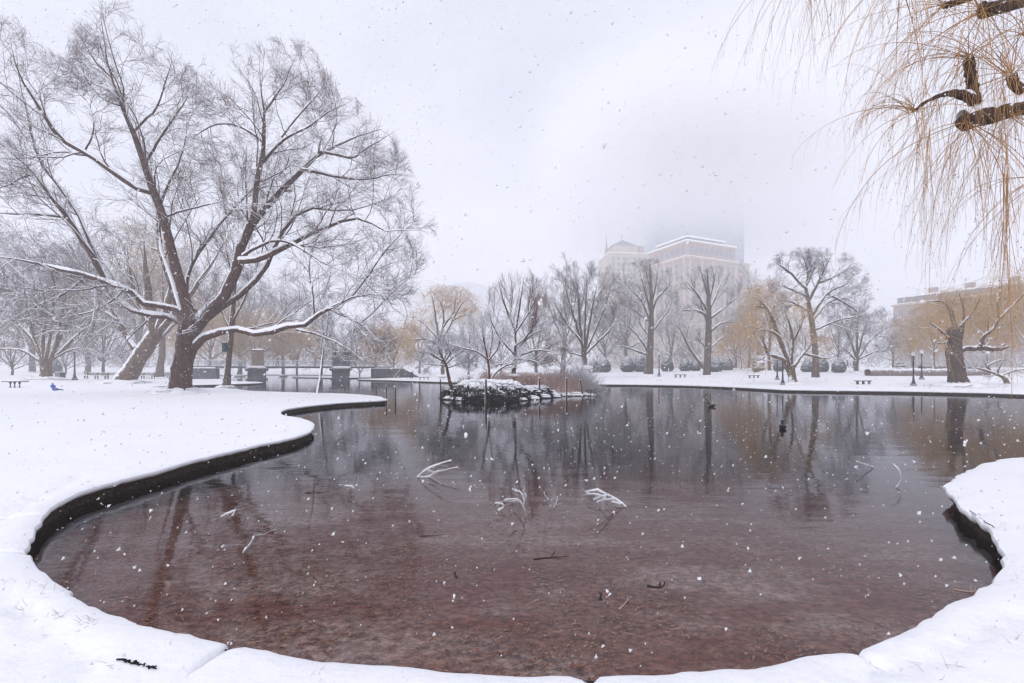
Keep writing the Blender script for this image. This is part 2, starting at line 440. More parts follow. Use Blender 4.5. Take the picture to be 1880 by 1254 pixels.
# fine patches around the visible joints
for a, b in JW:
    L = np.linalg.norm(b - a); n = int(L / 0.03) + 1; u = (b - a) / L; v = np.array([-u[1], u[0]])
    t = np.linspace(0.03, L, n)
    for o in (-0.06, -0.03, -0.012, 0, 0.012, 0.03, 0.06):
        extra.append(keep(a + u * t[:, None] + v * o, 0.03))
g0 = grid(-4.5, 4.5, 0.8, 3.6, 0.06); extra.append(keep(g0, 0.16))
g1 = grid(-14, 14, -3, 14, 0.28); m = ~((np.abs(g1[:, 0]) < 4.5) & (g1[:, 1] < 3.6) & (g1[:, 1] > 0.8)); extra.append(keep(g1[m], 0.3))
gl_ = grid(-6.2, -3.2, 3.62, 7.2, 0.08); extra.append(keep(gl_, 0.16)); gr_ = grid(5.0, 9.6, 3.62, 8.6, 0.08); extra.append(keep(gr_, 0.16))
g2 = grid(-60, 66, -8, 60, 1.6); m = ~((np.abs(g2[:, 0]) < 14) & (g2[:, 1] < 14) & (g2[:, 1] > -3)); extra.append(keep(g2[m], 1.0))
g3 = grid(-260, 260, -40, 260, 7); m = ~((g3[:, 0] > -60) & (g3[:, 0] < 66) & (g3[:, 1] < 60) & (g3[:, 1] > -8)); extra.append(keep(g3[m], 3))
g4 = grid(-800, 800, -170, 400, 60, 0.1); m = ~((np.abs(g4[:, 0]) < 260) & (g4[:, 1] < 260) & (g4[:, 1] > -40)); extra.append(g4[m])
allp = np.concatenate([np.array(pts)] + extra)
edges = [(i, (i + 1) % ne) for i in range(ne)]
res = delaunay_2d_cdt([Vector(p) for p in allp], edges, [], 0, 1e-5)
V2 = np.array([tuple(v) for v in res[0]]); T3 = np.array([f for f in res[2]])
cen = V2[T3].mean(1)
T3 = T3[~inside(edge, cen[:, 0], cen[:, 1])]
d_edge = seg_dist(V2, coarse, np.roll(coarse, -1, 0))
d_fine = np.full(len(V2), 9.0); msk = d_edge < 0.6; d_fine[msk] = seg_dist(V2[msk], edge, np.roll(edge, -1, 0))
z = rise(V2[:, 0], V2[:, 1], d_edge)
amp = np.clip(d_edge / 0.5, 0.15, 1)
z = z + (vnoise(V2[:, 0], V2[:, 1], 1.3, 7) * 0.045 + vnoise(V2[:, 0], V2[:, 1], 0.35, 8) * 0.022 - 0.03 * np.clip(vnoise(V2[:, 0], V2[:, 1], 0.22, 12) - 0.28, 0, 1) * 4 * (vnoise(V2[:, 0], V2[:, 1], 2.0, 13) > 0.1) + vnoise(V2[:, 0], V2[:, 1], 5, 9) * 0.06 * np.clip(d_edge / 4, 0, 1)) * amp
z = z - 0.028 * np.exp(-d_fine / 0.03) + 0.003 * np.exp(-((d_fine - 0.16) / 0.08) ** 2)
# animal tracks and small dimples along the banks
rgt = np.random.default_rng(71); marks = []
for line in ([(1752, 890), (1768, 915), (1795, 935), (1822, 960), (1850, 990), (1875, 1030), (1885, 1070)], [(1760, 880), (1790, 930), (1840, 965), (1870, 1000)], [(150, 870), (110, 895), (70, 915), (35, 930), (5, 950)], [(1560, 1240), (1640, 1215), (1720, 1205), (1800, 1150), (1870, 1120)], [(0, 1090), (60, 1130), (130, 1180), (170, 1240)]):
    w_ = np.array([gp(*q) for q in line]); w_ = smooth_poly(np.column_stack([w_, 0 * w_[:, 0]]), 40)[:, :2]
    for q in range(0, 40, 1): marks.append((*(w_[q] + rgt.normal(0, .035, 2)), rgt.uniform(.012, .034), rgt.uniform(.03, .06)))
for q in range(120): marks.append((rgt.uniform(-6, 8), rgt.uniform(1.4, 8), rgt.uniform(.006, .02), rgt.uniform(.03, .09)))
nearv = np.hypot(V2[:, 0], V2[:, 1]) < 13
for mx_, my_, dp_, rr_ in marks:
    z[nearv] -= dp_ * np.exp(-(((V2[nearv, 0] - mx_) ** 2 + (V2[nearv, 1] - my_) ** 2) / rr_ ** 2))
for k, (a, b) in enumerate(JW):
    u = norm(b - a); rel = V2 - a; t = rel @ u; s = np.abs(rel[:, 0] * u[1] - rel[:, 1] * u[0]); L = np.linalg.norm(b - a)
    depth = [0.07, 0.05, 0.05, 0.03, 0.03, 0.02][k]
    z -= depth * np.exp(-(s / 0.017) ** 2) * np.clip((t + 0.1) / 0.1, 0, 1) * np.clip((L + 0.1 - t) / 0.2, 0, 1)
# the first slab's inner edge stands proud and shows a dark gap behind it
c0, c1 = np.array(gp(150, 1185)), np.array(gp(350, 1226))
gme = mesh_np('snow_ground', np.column_stack([V2, z]), T3, True, M['snow_ground'])
ground = link('ground', gme); tag(ground, 'flat snow lying on the lawns around the pond', kind='structure')
# rolled lip of snow over the coping
zz = np.interp(np.arange(ne), np.arange(ne), z[:ne])
lip_prof = [(0.0, 0.0), (-0.012, -0.022), (-0.006, -0.05), (0.03, -0.075)]
LV = np.concatenate([np.column_stack([edge + out_n * o, z[:ne] + dz]) for o, dz in lip_prof])
LQ = []
i = np.arange(ne); j = (i + 1) % ne
for k in range(3): LQ.append(np.stack([k * ne + i, (k + 1) * ne + i, (k + 1) * ne + j, k * ne + j], 1))
lip = link('snow_lip', mesh_np('snow_lip', LV, np.concatenate(LQ), True, M['snow'])); tag(lip, 'rounded snow edge hanging over the pond wall', kind='structure')
# stone wall of the pond
wp = []
hs = [0.0, -0.04, -0.07, -0.10, -0.115, -0.23, -0.30, -0.38, -0.6, -1.4]
for q, h in enumerate(hs):
    off = 0.028 + (0.022 if h <= -0.115 else 0) + vnoise(pond[:, 0] + 3 * h, pond[:, 1] + h * 9, 0.12, 20 + q) * 0.022 + vnoise(pond[:, 0], pond[:, 1], 0.7, 31) * 0.02
    wp.append(np.column_stack([pond + out_n * (off + np.maximum(jit, 0))[:, None], np.full(len(pond), -0.035 + h)]))
WQ = []
for k in range(len(hs) - 1): WQ.append(np.stack([k * ne + i, (k + 1) * ne + i, (k + 1) * ne + j, k * ne + j], 1))
wall = link('pond_wall', mesh_np('pond_wall', np.concatenate(wp), np.concatenate(WQ), True, M['stone_wall']))
tag(wall, 'low dark wet stone wall holding the snowy banks round the pond', 'wall')

# coping stones along the top of the wall, one object each
M['coping'] = snowy('coping_granite', (0.006, 0.005, 0.004), (0.12, 0.085, 0.055), 16, (0, 0, 1), 0.55, 0.03, 60, 1.0, (1, 1, 1.4), 0.05, 0.7)
arc = np.concatenate([[0], np.cumsum(np.linalg.norm(np.diff(pond, axis=0), axis=1))])
i0_ = 0; rgc = np.random.default_rng(44); ncop = 0
while i0_ < len(pond) - 2:
    i1_ = int(np.searchsorted(arc, arc[i0_] + rgc.uniform(1.6, 2.1))); i1_ = min(i1_, len(pond) - 1)
    if i1_ - i0_ < 2: i1_ = min(i0_ + 2, len(pond) - 1)
    if np.linalg.norm(pond[i0_]) < 42:
        idx = np.arange(i0_, i1_ + 1); a_ = pond[idx].copy(); nn_ = out_n[idx]
        t0 = norm(a_[1] - a_[0]); t1 = norm(a_[-1] - a_[-2]); a_[0] += t0 * .014; a_[-1] -= t1 * .014
        j_ = np.maximum(jit[idx], 0)[:, None]; dz_ = rgc.uniform(-.006, .004); o_ = rgc.uniform(.006, .016); hh_ = rgc.uniform(.105, .12)
        pr_ = [(o_ + .30, -.045), (o_ + .012, -.045), (o_, -.057), (o_, -hh_), (o_ + .014, -hh_ - .014), (o_ + .30, -hh_ - .010)]
        Vc = np.concatenate([np.column_stack([a_ + nn_ * (w_ + j_), np.full(len(a_), h_ + dz_)]) for w_, h_ in pr_]); m_ = len(a_)
        Qc = []
        for k in range(5): ii_ = np.arange(m_ - 1); Qc.append(np.stack([k * m_ + ii_, (k + 1) * m_ + ii_, (k + 1) * m_ + ii_ + 1, k * m_ + ii_ + 1], 1))
        Qc = np.concatenate(Qc); caps = np.array([[k * m_ for k in range(6)], [k * m_ + m_ - 1 for k in range(5, -1, -1)]])
        link('coping_stone', mesh_np('coping_stone', Vc, [Qc, caps], False, M['coping']), wall); ncop += 1
    i0_ = i1_

# ------------------------------------------------------------------ pond bed, leaves, water
bx, by = np.meshgrid(np.linspace(-110, 75, 150), np.concatenate([np.linspace(1, 16, 90), np.linspace(17, 185, 80)]))
def bed_z(x, y):
    d = np.hypot(x * 0.62, y - 1.5)
    return -0.31 - 0.042 * np.maximum(d - 1.2, 0) - 0.05 * np.maximum(d - 6.0, 0) + vnoise(x, y, 0.8, 40) * 0.03
bz = np.maximum(bed_z(bx, by), -3.0)
nx_, ny_ = bx.shape[1], bx.shape[0]
ii = (np.arange(ny_ - 1)[:, None] * nx_ + np.arange(nx_ - 1)[None]).ravel()
bq = np.stack([ii, ii + 1, ii + nx_ + 1, ii + nx_], 1)
mb_, nt, b = material('pond_bed', 0.95)
n1 = noise_node(nt, 1.1, 6, 0.7, vscale=(0.5, 1.2, 1)); n2 = noise_node(nt, 17, 7, 0.8, vscale=(0.8, 1.1, 1))
r1 = ramp(nt, n1.outputs['Fac'], [(0.40, (0.32, 0.15, 0.115)), (0.50, (0.42, 0.29, 0.25)), (0.60, (0.60, 0.53, 0.50))])
r2 = ramp(nt, n2.outputs['Fac'], [(0.34, (0.20, 0.13, 0.12)), (0.5, (0.85, 0.72, 0.68)), (0.66, (1.7, 1.45, 1.3))])
mm = N(nt, 'ShaderNodeMix', data_type='RGBA', blend_type='MULTIPLY'); mm.inputs[0].default_value = 1
nt.links.new(r1.outputs[0], mm.inputs[6]); nt.links.new(r2.outputs[0], mm.inputs[7]); nt.links.new(mm.outputs[2], b.inputs['Base Color'])
bed = link('pond_bed', mesh_np('pond_bed', np.stack([bx, by, bz], -1).reshape(-1, 3), bq, True, mb_)); tag(bed, 'silty pond bed under the shallow water', kind='structure')

# sunken willow leaves, thousands of thin blades
nl = 44000
lx = rng.uniform(-6.5, 7.5, nl); ly = 2.0 + rng.random(nl) ** 1.35 * 8.5
dens = vnoise(lx, ly, 0.9, 50) + 0.35 * vnoise(lx, ly, 0.3, 51)
kk = (dens > -0.08 + 0.04 * np.maximum(ly - 4, 0)) & inside(pond, lx, ly); lx, ly = lx[kk], ly[kk]; nl = len(lx)
ang = rng.normal(0.3, 0.6, nl); L = 0.010 + 0.055 * rng.random(nl) ** 2.2 + 0.05 * (rng.random(nl) < .03); W = np.minimum(L * rng.uniform(0.07, 0.3, nl), .008); lz = bed_z(lx, ly) + rng.uniform(0.006, 0.03, nl)
ca, sa = np.cos(ang), np.sin(ang); tilt = rng.normal(0, 0.012, nl)
base = np.stack([lx, ly, lz], 1)
u = np.stack([ca, sa, np.zeros(nl)], 1); v = np.stack([-sa, ca, np.zeros(nl)], 1)
LVv = np.stack([base - u * L[:, None], base + v * W[:, None] + [0, 0, 0.004], base + u * L[:, None] + np.stack([0*tilt, 0*tilt, tilt], 1), base - v * W[:, None]], 1)
LT = (np.arange(nl) * 4)[:, None] + np.array([[0, 3, 2, 1]])
ml, nt, b = material('sunken_leaf', 0.8)
n1 = noise_node(nt, 37, 3, 0.7)
r1 = ramp(nt, n1.outputs['Fac'], [(0.32, (0.06, 0.025, 0.02)), (0.44, (0.34, 0.12, 0.06)), (0.54, (0.48, 0.26, 0.16)), (0.66, (0.75, 0.62, 0.52))])
nt.links.new(r1.outputs[0], b.inputs['Base Color'])
leaves = link('sunken_leaves', mesh_np('sunken_leaves', LVv.reshape(-1, 3), LT, False, ml)); tag(leaves, 'brown and rust leaves lying on the shallow pond bed', 'leaves', kind='stuff')

mw = bpy.data.materials.new('pond_water'); mw.use_nodes = True; nt = mw.node_tree
for n in list(nt.nodes): nt.nodes.remove(n)
o = N(nt, 'ShaderNodeOutputMaterial'); fr = N(nt, 'ShaderNodeFresnel'); fr.inputs['IOR'].default_value = 1.33
tr = N(nt, 'ShaderNodeBsdfTransparent'); tr.inputs['Color'].default_value = (0.93, 0.90, 0.90, 1)
gl = N(nt, 'ShaderNodeBsdfGlossy'); gl.inputs['Roughness'].default_value = 0.045; gl.inputs['Color'].default_value = (0.86, 0.845, 0.87, 1)
mx = N(nt, 'ShaderNodeMixShader')
n1 = noise_node(nt, 1.6, 3, 0.5, vscale=(0.35, 1.0, 1)); n2 = noise_node(nt, 0.12, 2, 0.5)
n3 = noise_node(nt, 9, 2, 0.5, vscale=(0.12, 1.0, 1))
rr = ramp(nt, n2.outputs['Fac'], [(0.42, (0.12, 0.12, 0.12)), (0.62, (1, 1, 1))])
mu = N(nt, 'ShaderNodeMath', operation='MULTIPLY'); nt.links.new(n3.outputs['Fac'], mu.inputs[0]); nt.links.new(rr.outputs[0], mu.inputs[1])
mm2 = N(nt, 'ShaderNodeMath', operation='MULTIPLY_ADD'); mm2.inputs[1].default_value = 0.30; nt.links.new(mu.outputs[0], mm2.inputs[0]); nt.links.new(n1.outputs['Fac'], mm2.inputs[2])
bp = N(nt, 'ShaderNodeBump'); bp.inputs['Strength'].default_value = 0.32; bp.inputs['Distance'].default_value = 0.022
nt.links.new(mm2.outputs[0], bp.inputs['Height'])
nt.links.new(bp.outputs[0], gl.inputs['Normal'])
nt.links.new(fr.outputs[0], mx.inputs[0]); nt.links.new(tr.outputs[0], mx.inputs[1]); nt.links.new(gl.outputs[0], mx.inputs[2])
nt.links.new(mx.outputs[0], o.inputs['Surface'])
va = N(nt, 'ShaderNodeVolumeAbsorption'); va.inputs['Color'].default_value = (0.42, 0.37, 0.38, 1); va.inputs['Density'].default_value = 0.95
nt.links.new(va.outputs[0], o.inputs['Volume'])
wb = MB().box((-17, 94, (WATER - 5.5) / 2), (190, 187, 5.5 + WATER)); wb.V[0][:, 2] = np.where(wb.V[0][:, 2] > -2, WATER, -5.5)
water = wb.build('water', mw); tag(water, 'calm dark water of the pond', kind='structure')
# ------------------------------------------------------------------ trees
def spawn(P, R, n, ratio, ang, K, rg, tmin=0.25, wob=0.12, up=0.03, rr=0.55, rmin=0.006, taper=0.35, grow=None, Lmin=0.2, Lmax=9, tipbias=0.0, hull=None, sag=None, absL=None, rmax=9.0, lenprob=False):
    Np, Kp, _ = P.shape
    t = tmin + (1 - tmin) * (np.arange(n)[None] + rg.random((Np, n))) / n
    if tipbias: t = 1 - (1 - t) * (1 - tipbias)
    f = t * (Kp - 1); i0 = np.minimum(f.astype(int), Kp - 2); w = (f - i0)[..., None]
    a = np.arange(Np)[:, None]
    p = P[a, i0] * (1 - w) + P[a, i0 + 1] * w
    T = norm(P[a, i0 + 1] - P[a, i0])
    r = R[a, i0] * (1 - w[..., 0]) + R[a, i0 + 1] * w[..., 0]
    L = np.linalg.norm(np.diff(P, axis=1), axis=2).sum(1)[:, None] * ratio * (1.15 - 0.65 * t) * rg.uniform(0.6, 1.35, t.shape)
    if absL is not None: L = rg.uniform(absL[0], absL[1], t.shape)
    L = np.clip(L, Lmin, Lmax)
    v = rg.standard_normal(p.shape); perp = norm(v - (v * T).sum(-1, keepdims=True) * T)
    an = (ang * rg.uniform(0.65, 1.35, t.shape))[..., None]
    d = norm(np.cos(an) * T + np.sin(an) * perp)
    p = p.reshape(-1, 3); d = d.reshape(-1, 3); L = L.reshape(-1); r = r.reshape(-1)
    r0 = np.clip(r * rr, rmin, rmax)
    C = np.empty((len(p), K, 3)); C[:, 0] = p
    for k in range(1, K):
        u = up if sag is None else up - sag * k / K
        d = norm(d + wob * rg.standard_normal(d.shape) + np.array([0, 0, u]))
        C[:, k] = C[:, k - 1] + d * (L / (K - 1))[:, None]
    Rn = r0[:, None] * np.linspace(1, taper, K)[None]
    Rn = np.maximum(Rn, rmin * 0.6)
    if lenprob:
        PL = np.linalg.norm(np.diff(P, axis=1), axis=2).sum(1); ok = rg.random(len(C)) < np.repeat(np.clip(PL / (0.9 * PL.mean()), .3, 1), n); C, Rn = C[ok], Rn[ok]
    if hull is not None:
        e = C[:, -1]; ok = inside(hull, CX + e[:, 0] / e[:, 1] * F, HOR - (e[:, 2] - HC) / e[:, 1] * F)
        C, Rn = C[ok], Rn[ok]
    ok = C[:, -1, 2] > 0.25
    return C[ok], Rn[ok]

def limb_arrays(limbs, K=14, gn=0.0, rg=None):
    P = np.stack([smooth_poly(l[0], K) for l in limbs]); R = np.stack([l[1](np.linspace(0, 1, K)) if callable(l[1]) else np.interp(np.linspace(0, 1, K), np.linspace(0, 1, len(l[1])), l[1]) for l in limbs])
    if gn:
        j = rg.standard_normal(P.shape) * gn * R[..., None]; j[:, 0] = 0; P = P + j
    return P, R

def snow_on(P, R, rg, thick=1.0, cover=1.0, S=6, minh=0.25):
    T, n1, _ = frames(P)
    zt = T[..., 2]; hz = np.sqrt(np.clip(1 - zt ** 2, 0, 1))
    z = np.array([0, 0, 1.0]); upv = norm(z - zt[..., None] * T + 1e-6)
    n1 = norm(np.cross(T, upv))
    k = np.clip((hz - minh) / 0.35, 0, 1) * np.clip(1 + 0.25 * rg.standard_normal(R.shape), 0.35, 1.5) * cover
    rw = R * 0.86 * k; rv = np.minimum(R * 0.75 + 0.012, 0.11) * k * thick
    C = P + upv * (R * 0.72)[..., None]
    a = np.arange(S) * 2 * math.pi / S
    Nn, K = R.shape
    V = C[:, :, None] + rw[:, :, None, None] * np.cos(a)[None, None, :, None] * n1[:, :, None] + rv[:, :, None, None] * np.sin(a)[None, None, :, None] * upv[:, :, None]
    b = (np.arange(Nn) * K * S)[:, None, None]; i = (np.arange(K - 1) * S)[None, :, None]; j0 = np.arange(S)[None, None]; j1 = (j0 + 1) % S
    Q = np.stack([b + i + j0, b + i + j1, b + i + S + j1, b + i + S + j0], -1).reshape(-1, 4)
    return V.reshape(-1, 3), Q

def whips(P, R, n, rg, L=(1.5, 4), K=7, r=0.008, out=0.6, sag=0.55, tmin=0.3, hull=None, floor=0.15):
    """willow shoots that arch out and hang"""
    Np, Kp, _ = P.shape
    t = tmin + (1 - tmin) * rg.random((Np, n)) ** 0.7; f = t * (Kp - 1); i0 = np.minimum(f.astype(int), Kp - 2); w = (f - i0)[..., None]; a = np.arange(Np)[:, None]
    p = (P[a, i0] * (1 - w) + P[a, i0 + 1] * w).reshape(-1, 3)
    T = norm(P[a, i0 + 1] - P[a, i0]).reshape(-1, 3)
    v = rg.standard_normal(p.shape); d = norm(T * out + 0.7 * v + np.array([0, 0, 0.35]))
    LL = rg.uniform(L[0], L[1], len(p))
    C = np.empty((len(p), K, 3)); C[:, 0] = p
    for k in range(1, K):
        d = norm(d + np.array([0, 0, -sag]) + 0.06 * rg.standard_normal(d.shape))
        C[:, k] = C[:, k - 1] + d * (LL / (K - 1))[:, None]
    C[..., 2] = np.maximum(C[..., 2], floor + 0.02 * np.arange(K)[None, ::-1])
    Rn = np.full((len(p), K), r) * np.linspace(1, 0.5, K)[None]
    if hull is not None:
        e = C[:, 3]; ok = inside(hull, CX + e[:, 0] / e[:, 1] * F, HOR - (e[:, 2] - HC) / e[:, 1] * F); C, Rn = C[ok], Rn[ok]
    return C, Rn

def join(parts):
    V, Q, n = [], [], 0
    for v, q in parts:
        V.append(v); Q.append(q + n); n += len(v)
    return np.concatenate(V), np.concatenate(Q)

def px_limb(pts, w, D, slope=0.0, ph=0.0, bend=0.0):
    """limb traced in the photo; w = widths in px; slope = metres of depth gained along it"""
    n = len(pts); out = []
    for i, (x, y) in enumerate(pts):
        dd = D + slope * (i / max(1, n - 1)) + bend * math.sin(math.pi * i / max(1, n - 1))
        out.append(at(x, y, dd))
    return (np.array(out), [q / 2 / F * D for q in w])

def tree(name, label, cat, base, trunk, limbs, rg, bark, twig, levels, snow=True, whip=None, limb_parts=False, trunk_seg=14, group=None, gn=0.15, hull=None, snow_levels=1, flare=1.2, big_limb_mat=None, trunk_snow=False, own=True):
    """trunk: (points, radii); limbs: list of (points, radii) in world space; levels: list of dicts for spawn()"""
    root = empty(name, tuple(base)); tag(root, label, cat, group)
    off = np.array(base)
    # trunk
    tp = smooth_poly(trunk[0], 18); tr_ = np.interp(np.linspace(0, 1, 18), np.linspace(0, 1, len(trunk[1])), trunk[1])
    h = np.linspace(0, 1, 18); tr_ = tr_ * (1 + (flare - 1) * np.exp(-h * 16))
    V, Q = tubes(tp[None], tr_[None], trunk_seg, rough=0.05, rg=rg)
    V = V.reshape(18, trunk_seg, 3); V[0, :, 2] -= 0.35
    a = np.arange(trunk_seg); lob = 1 + 0.14 * np.cos(a * 2 * math.pi / trunk_seg * 5 + 1)
    for k in range(3): V[k] = tp[k] + (V[k] - tp[k]) * (1 + (lob[:, None] - 1) * (1 - k / 3))
    V = V.reshape(-1, 3)
    link('trunk', mesh_np('trunk', V - off, Q, True, bark), root)
    # snow banked up round the foot
    r0_ = tr_[0]; sb = MB().ball((tp[0][0] - off[0], tp[0][1] - off[1], -0.02), (r0_ * 2.1, r0_ * 2.1, min(.42, r0_ * 0.6)), 26, 10); sb.V[0] *= 1 + .12 * rg.standard_normal(sb.V[0].shape); sb.build('foot_snow', M['snow'], root, True)
    P, R = limb_arrays(limbs, 14, gn, rg)
    if name != 'broken_willow': R = R * (0.18 + 0.82 * np.clip((1 - np.linspace(0, 1, 14)) / 0.4, 0, 1))[None]
    lm = big_limb_mat or bark
    if limb_parts:
        for q in range(len(P)):
            v, f = tubes(P[q:q+1], R[q:q+1], 10, rough=0.05, rg=rg)
            lo = link('limb', mesh_np('limb', v - off, f, True, lm), root)
            v, f = snow_on(P[q:q+1], R[q:q+1], rg, 1.35)
            link('snow', mesh_np('snow', v - off, f, True, M['snow']), lo)
    else:
        v, f = tubes(P, R, 8, rough=0.05, rg=rg)
        lo = link('limbs', mesh_np('limbs', v - off, f, True, lm), root)
        if snow:
            v, f = snow_on(P, R, rg, 0.9); so = link('snow', mesh_np('limb_snow', v - off, f, True, M['snow']), root); so['kind'] = 'stuff'
    allP = [(P, R)]
    geo_b, geo_t, geo_s = [], [], []
    cur = (P, R); keep_ = [cur]
    for q, lv in enumerate(levels):
        lv = dict(lv); S = lv.pop('S', 3); src = lv.pop('src', None); fine = lv.pop('fine', q >= 1)
        A = keep_[src] if src is not None else cur
        cur = spawn(A[0], A[1], rg=rg, hull=hull, lenprob=(q == 0), **lv)
        keep_.append(cur)
        (geo_t if fine else geo_b).append(tubes(cur[0], cur[1], S))
        if snow and q < snow_levels and len(cur[0]): geo_s.append(snow_on(cur[0], cur[1], rg, 1.0, S=4))
    if geo_b:
        v, f = join(geo_b); o = link('branches', mesh_np('branches', v - off, f, True, lm), root); o['kind'] = 'stuff'
    if geo_t:
        v, f = join(geo_t); o = link('twigs', mesh_np('twigs', v - off, f, True, twig), root); o['kind'] = 'stuff'
    if geo_s:
        v, f = join(geo_s); o = link('branch_snow', mesh_np('branch_snow', v - off, f, True, M['snow']), root); o['kind'] = 'stuff'
    if whip:
        wh = dict(whip); src = wh.pop('src', -1); mat = wh.pop('mat', M['whip'])
        A = keep_[src]; c, r = whips(A[0], A[1], rg=rg, hull=hull, **wh)
        v, f = tubes(c, r, 3); o = link('hanging_shoots', mesh_np('hanging_shoots', v - off, f, True, mat), root); o['kind'] = 'stuff'
    return root

def RG(s): return np.random.default_rng(s)

# --- the great spreading tree on the left bank
Dh = 29.8
base = place(328, 722)
hl = [  # (points, widths px, depth slope)
 ([(345,610),(342,580),(330,520),(318,465),(305,425),(294,385),(277,345),(266,297),(244,245),(224,192),(205,140),(191,96),(190,55),(182,12)], (36,30,26,22,18,13,8,3), -1.5),
 ([(280,355),(255,348),(230,335),(191,303),(153,281),(112,258),(89,226),(73,198),(57,172),(35,143),(25,105),(18,60)], (15,14,12,10,7,2.5), -4),
 ([(350,615),(365,590),(385,572),(415,538),(436,490),(446,446),(459,417),(476,396),(506,360),(531,338),(554,310),(587,279),(640,262),(690,228),(735,262)], (44,36,32,27,22,18,13,8,3), 2.0),
 ([(446,448),(462,405),(470,352),(480,301),(484,245),(485,204),(479,162),(476,120),(478,85)], (20,18,16,13,9,5,2.5), -1),
 ([(485,206),(505,178),(523,153),(533,123),(548,92)], (8,6,4,2), 1.5),
 ([(484,262),(462,243),(434,229),(397,226),(367,243),(350,257),(330,280)], (9,7,5,4,2), 2),
 ([(481,300),(492,285),(517,257),(545,243),(573,231),(600,200),(622,160)], (10,8,6,5,3), -2),
 ([(517,252),(545,215),(573,184),(590,164),(603,138)], (6,5,4,2), 2),
 ([(585,281),(590,245),(573,230),(600,205),(640,190),(660,172)], (8,6,4,2), 3),
 ([(587,279),(615,282),(649,294),(660,280),(699,257),(735,235)], (9,7,5,4,2), 1),
 ([(554,312),(590,318),(630,328),(680,330),(720,318),(765,325)], (10,8,6,4,2), 4),
 ([(440,480),(454,482),(496,471),(534,449),(559,435),(598,417),(655,396),(687,411),(709,428),(751,420),(801,428)], (20,18,15,11,8,5,2.5), -2),
 ([(446,470),(470,455),(496,442),(528,441),(566,465),(604,490),(650,505),(700,522)], (10,9,7,5,3,2), -4),
 ([(375,590),(400,570),(432,548),(464,525),(489,484),(515,430),(543,391),(579,380),(630,391),(690,375),(745,350)], (20,18,16,12,9,6,3), 4),
 ([(355,640),(372,618),(400,607),(432,605),(464,615),(492,613),(521,599),(547,603),(563,594),(579,580),(604,567),(630,554),(655,541),(687,541),(712,548),(750,535)], (26,22,20,18,16,12,9,5,2.5), -3),
 ([(604,567),(630,580),(662,594),(687,618),(716,642)], (7,6,4,2), -1),
 ([(545,605),(579,612),(623,631),(650,648),(668,662)], (8,6,4,2), -2),
 ([(660,594),(687,573),(709,548),(751,510),(785,490)], (5,4,3,2), 0),
 ([(640,550),(665,520),(681,500),(700,468),(735,430),(770,400)], (7,6,4,2), 2),
 ([(345,590),(319,560),(300,563),(268,564),(249,541),(230,529),(191,516),(159,503),(128,500),(80,487),(48,478),(0,473),(-60,465)], (20,18,16,14,12,9,7,4), -3),
 ([(198,520),(179,493),(166,465),(143,427),(121,398),(105,375),(89,354),(64,319),(32,287),(0,262),(-50,230)], (17,16,14,12,10,7,4), -1.5),
 ([(190,505),(172,455),(153,414),(134,375),(105,338),(72,300),(57,249),(51,204),(40,170),(32,120),(25,60)], (12,11,9,8,5,2.5), 2.5),
 ([(345,600),(319,583),(287,580),(249,573),(223,560),(204,541),(188,520),(165,470),(150,440)], (22,19,16,14,12,7,4), 3),
 ([(338,600),(338,529),(351,487),(376,446),(415,398),(440,370),(480,330),(515,300)], (16,14,11,8,6,3), 5),
 ([(335,590),(309,509),(293,446),(288,400),(300,350),(330,300),(345,240),(340,190)], (22,18,13,9,7,3), 5),
 ([(330,640),(322,628),(338,612),(364,592),(368,575)], (7,7,6,4), -1),
 ([(268,300),(290,260),(320,215),(345,180),(360,140)], (8,7,5,2.5), -2),
 ([(242,245),(262,225),(290,200),(300,160),(318,110),(310,80)], (8,6,4,2), -1),
 ([(204,142),(180,120),(160,90),(140,50)], (6,4,2), -1),
 ([(224,195),(190,185),(160,150),(125,125),(118,90)], (6,4,3,2), 1),
 ([(121,400),(80,395),(40,393),(0,392),(-40,385)], (7,6,4,2), -4),
 ([(64,320),(40,325),(10,345),(-40,350)], (6,5,3), -3),
 ([(153,282),(175,240),(168,200),(150,170)], (6,4,2), -3),
 ([(297,400),(340,385),(400,372),(455,355)], (7,6,4,2), -4),
 ([(160,505),(120,540),(70,560),(10,590)], (8,6,4,2), -4),
 ([(172,512),(175,560),(168,600),(140,640)], (5,4,3,2), -5),
]
limbs = [px_limb(p, [q * (0.56 - 0.08 * i_ / len(w)) for i_, q in enumerate(w[:-1])] + [w[-1] * 0.35], Dh, s) for p, w, s in hl]
hull_h = [(-260,-60),(-120,0),(-20,20),(30,25),(75,75),(118,105),(122,50),(150,15),(185,-30),(240,-10),(285,45),(330,85),(368,135),(372,88),(400,75),(440,80),(500,62),(560,68),(600,115),(640,170),(700,210),(742,255),(762,315),(795,370),(812,440),(790,505),(762,550),(745,600),(735,655),(660,680),(600,660),(520,655),(450,640),(380,645),(300,655),(200,665),(60,650),(-60,660),(-260,660)]
lev = [dict(n=10, ratio=0.42, ang=0.72, K=9, tmin=0.20, wob=0.17, up=0.05, rr=0.42, rmin=0.020, rmax=0.055, Lmin=1.6, Lmax=5.2, S=4, taper=0.3),
       dict(n=7, ratio=0.52, ang=0.70, K=6, tmin=0.12, wob=0.16, up=0.04, rr=0.55, rmin=0.011, rmax=0.022, Lmin=1.0, Lmax=2.8, S=3, taper=0.5),
       dict(n=7, ratio=0.58, ang=0.66, K=4, tmin=0.12, wob=0.16, up=0.03, rr=0.6, rmin=0.0065, rmax=0.009, Lmin=0.6, Lmax=1.5, S=3, taper=0.7),
       dict(n=3, ratio=0.62, ang=0.60, K=2, tmin=0.1, wob=0.12, up=0.02, rr=0.8, rmin=0.0045, rmax=0.006, Lmin=0.35, Lmax=0.8, S=3, taper=0.8)]
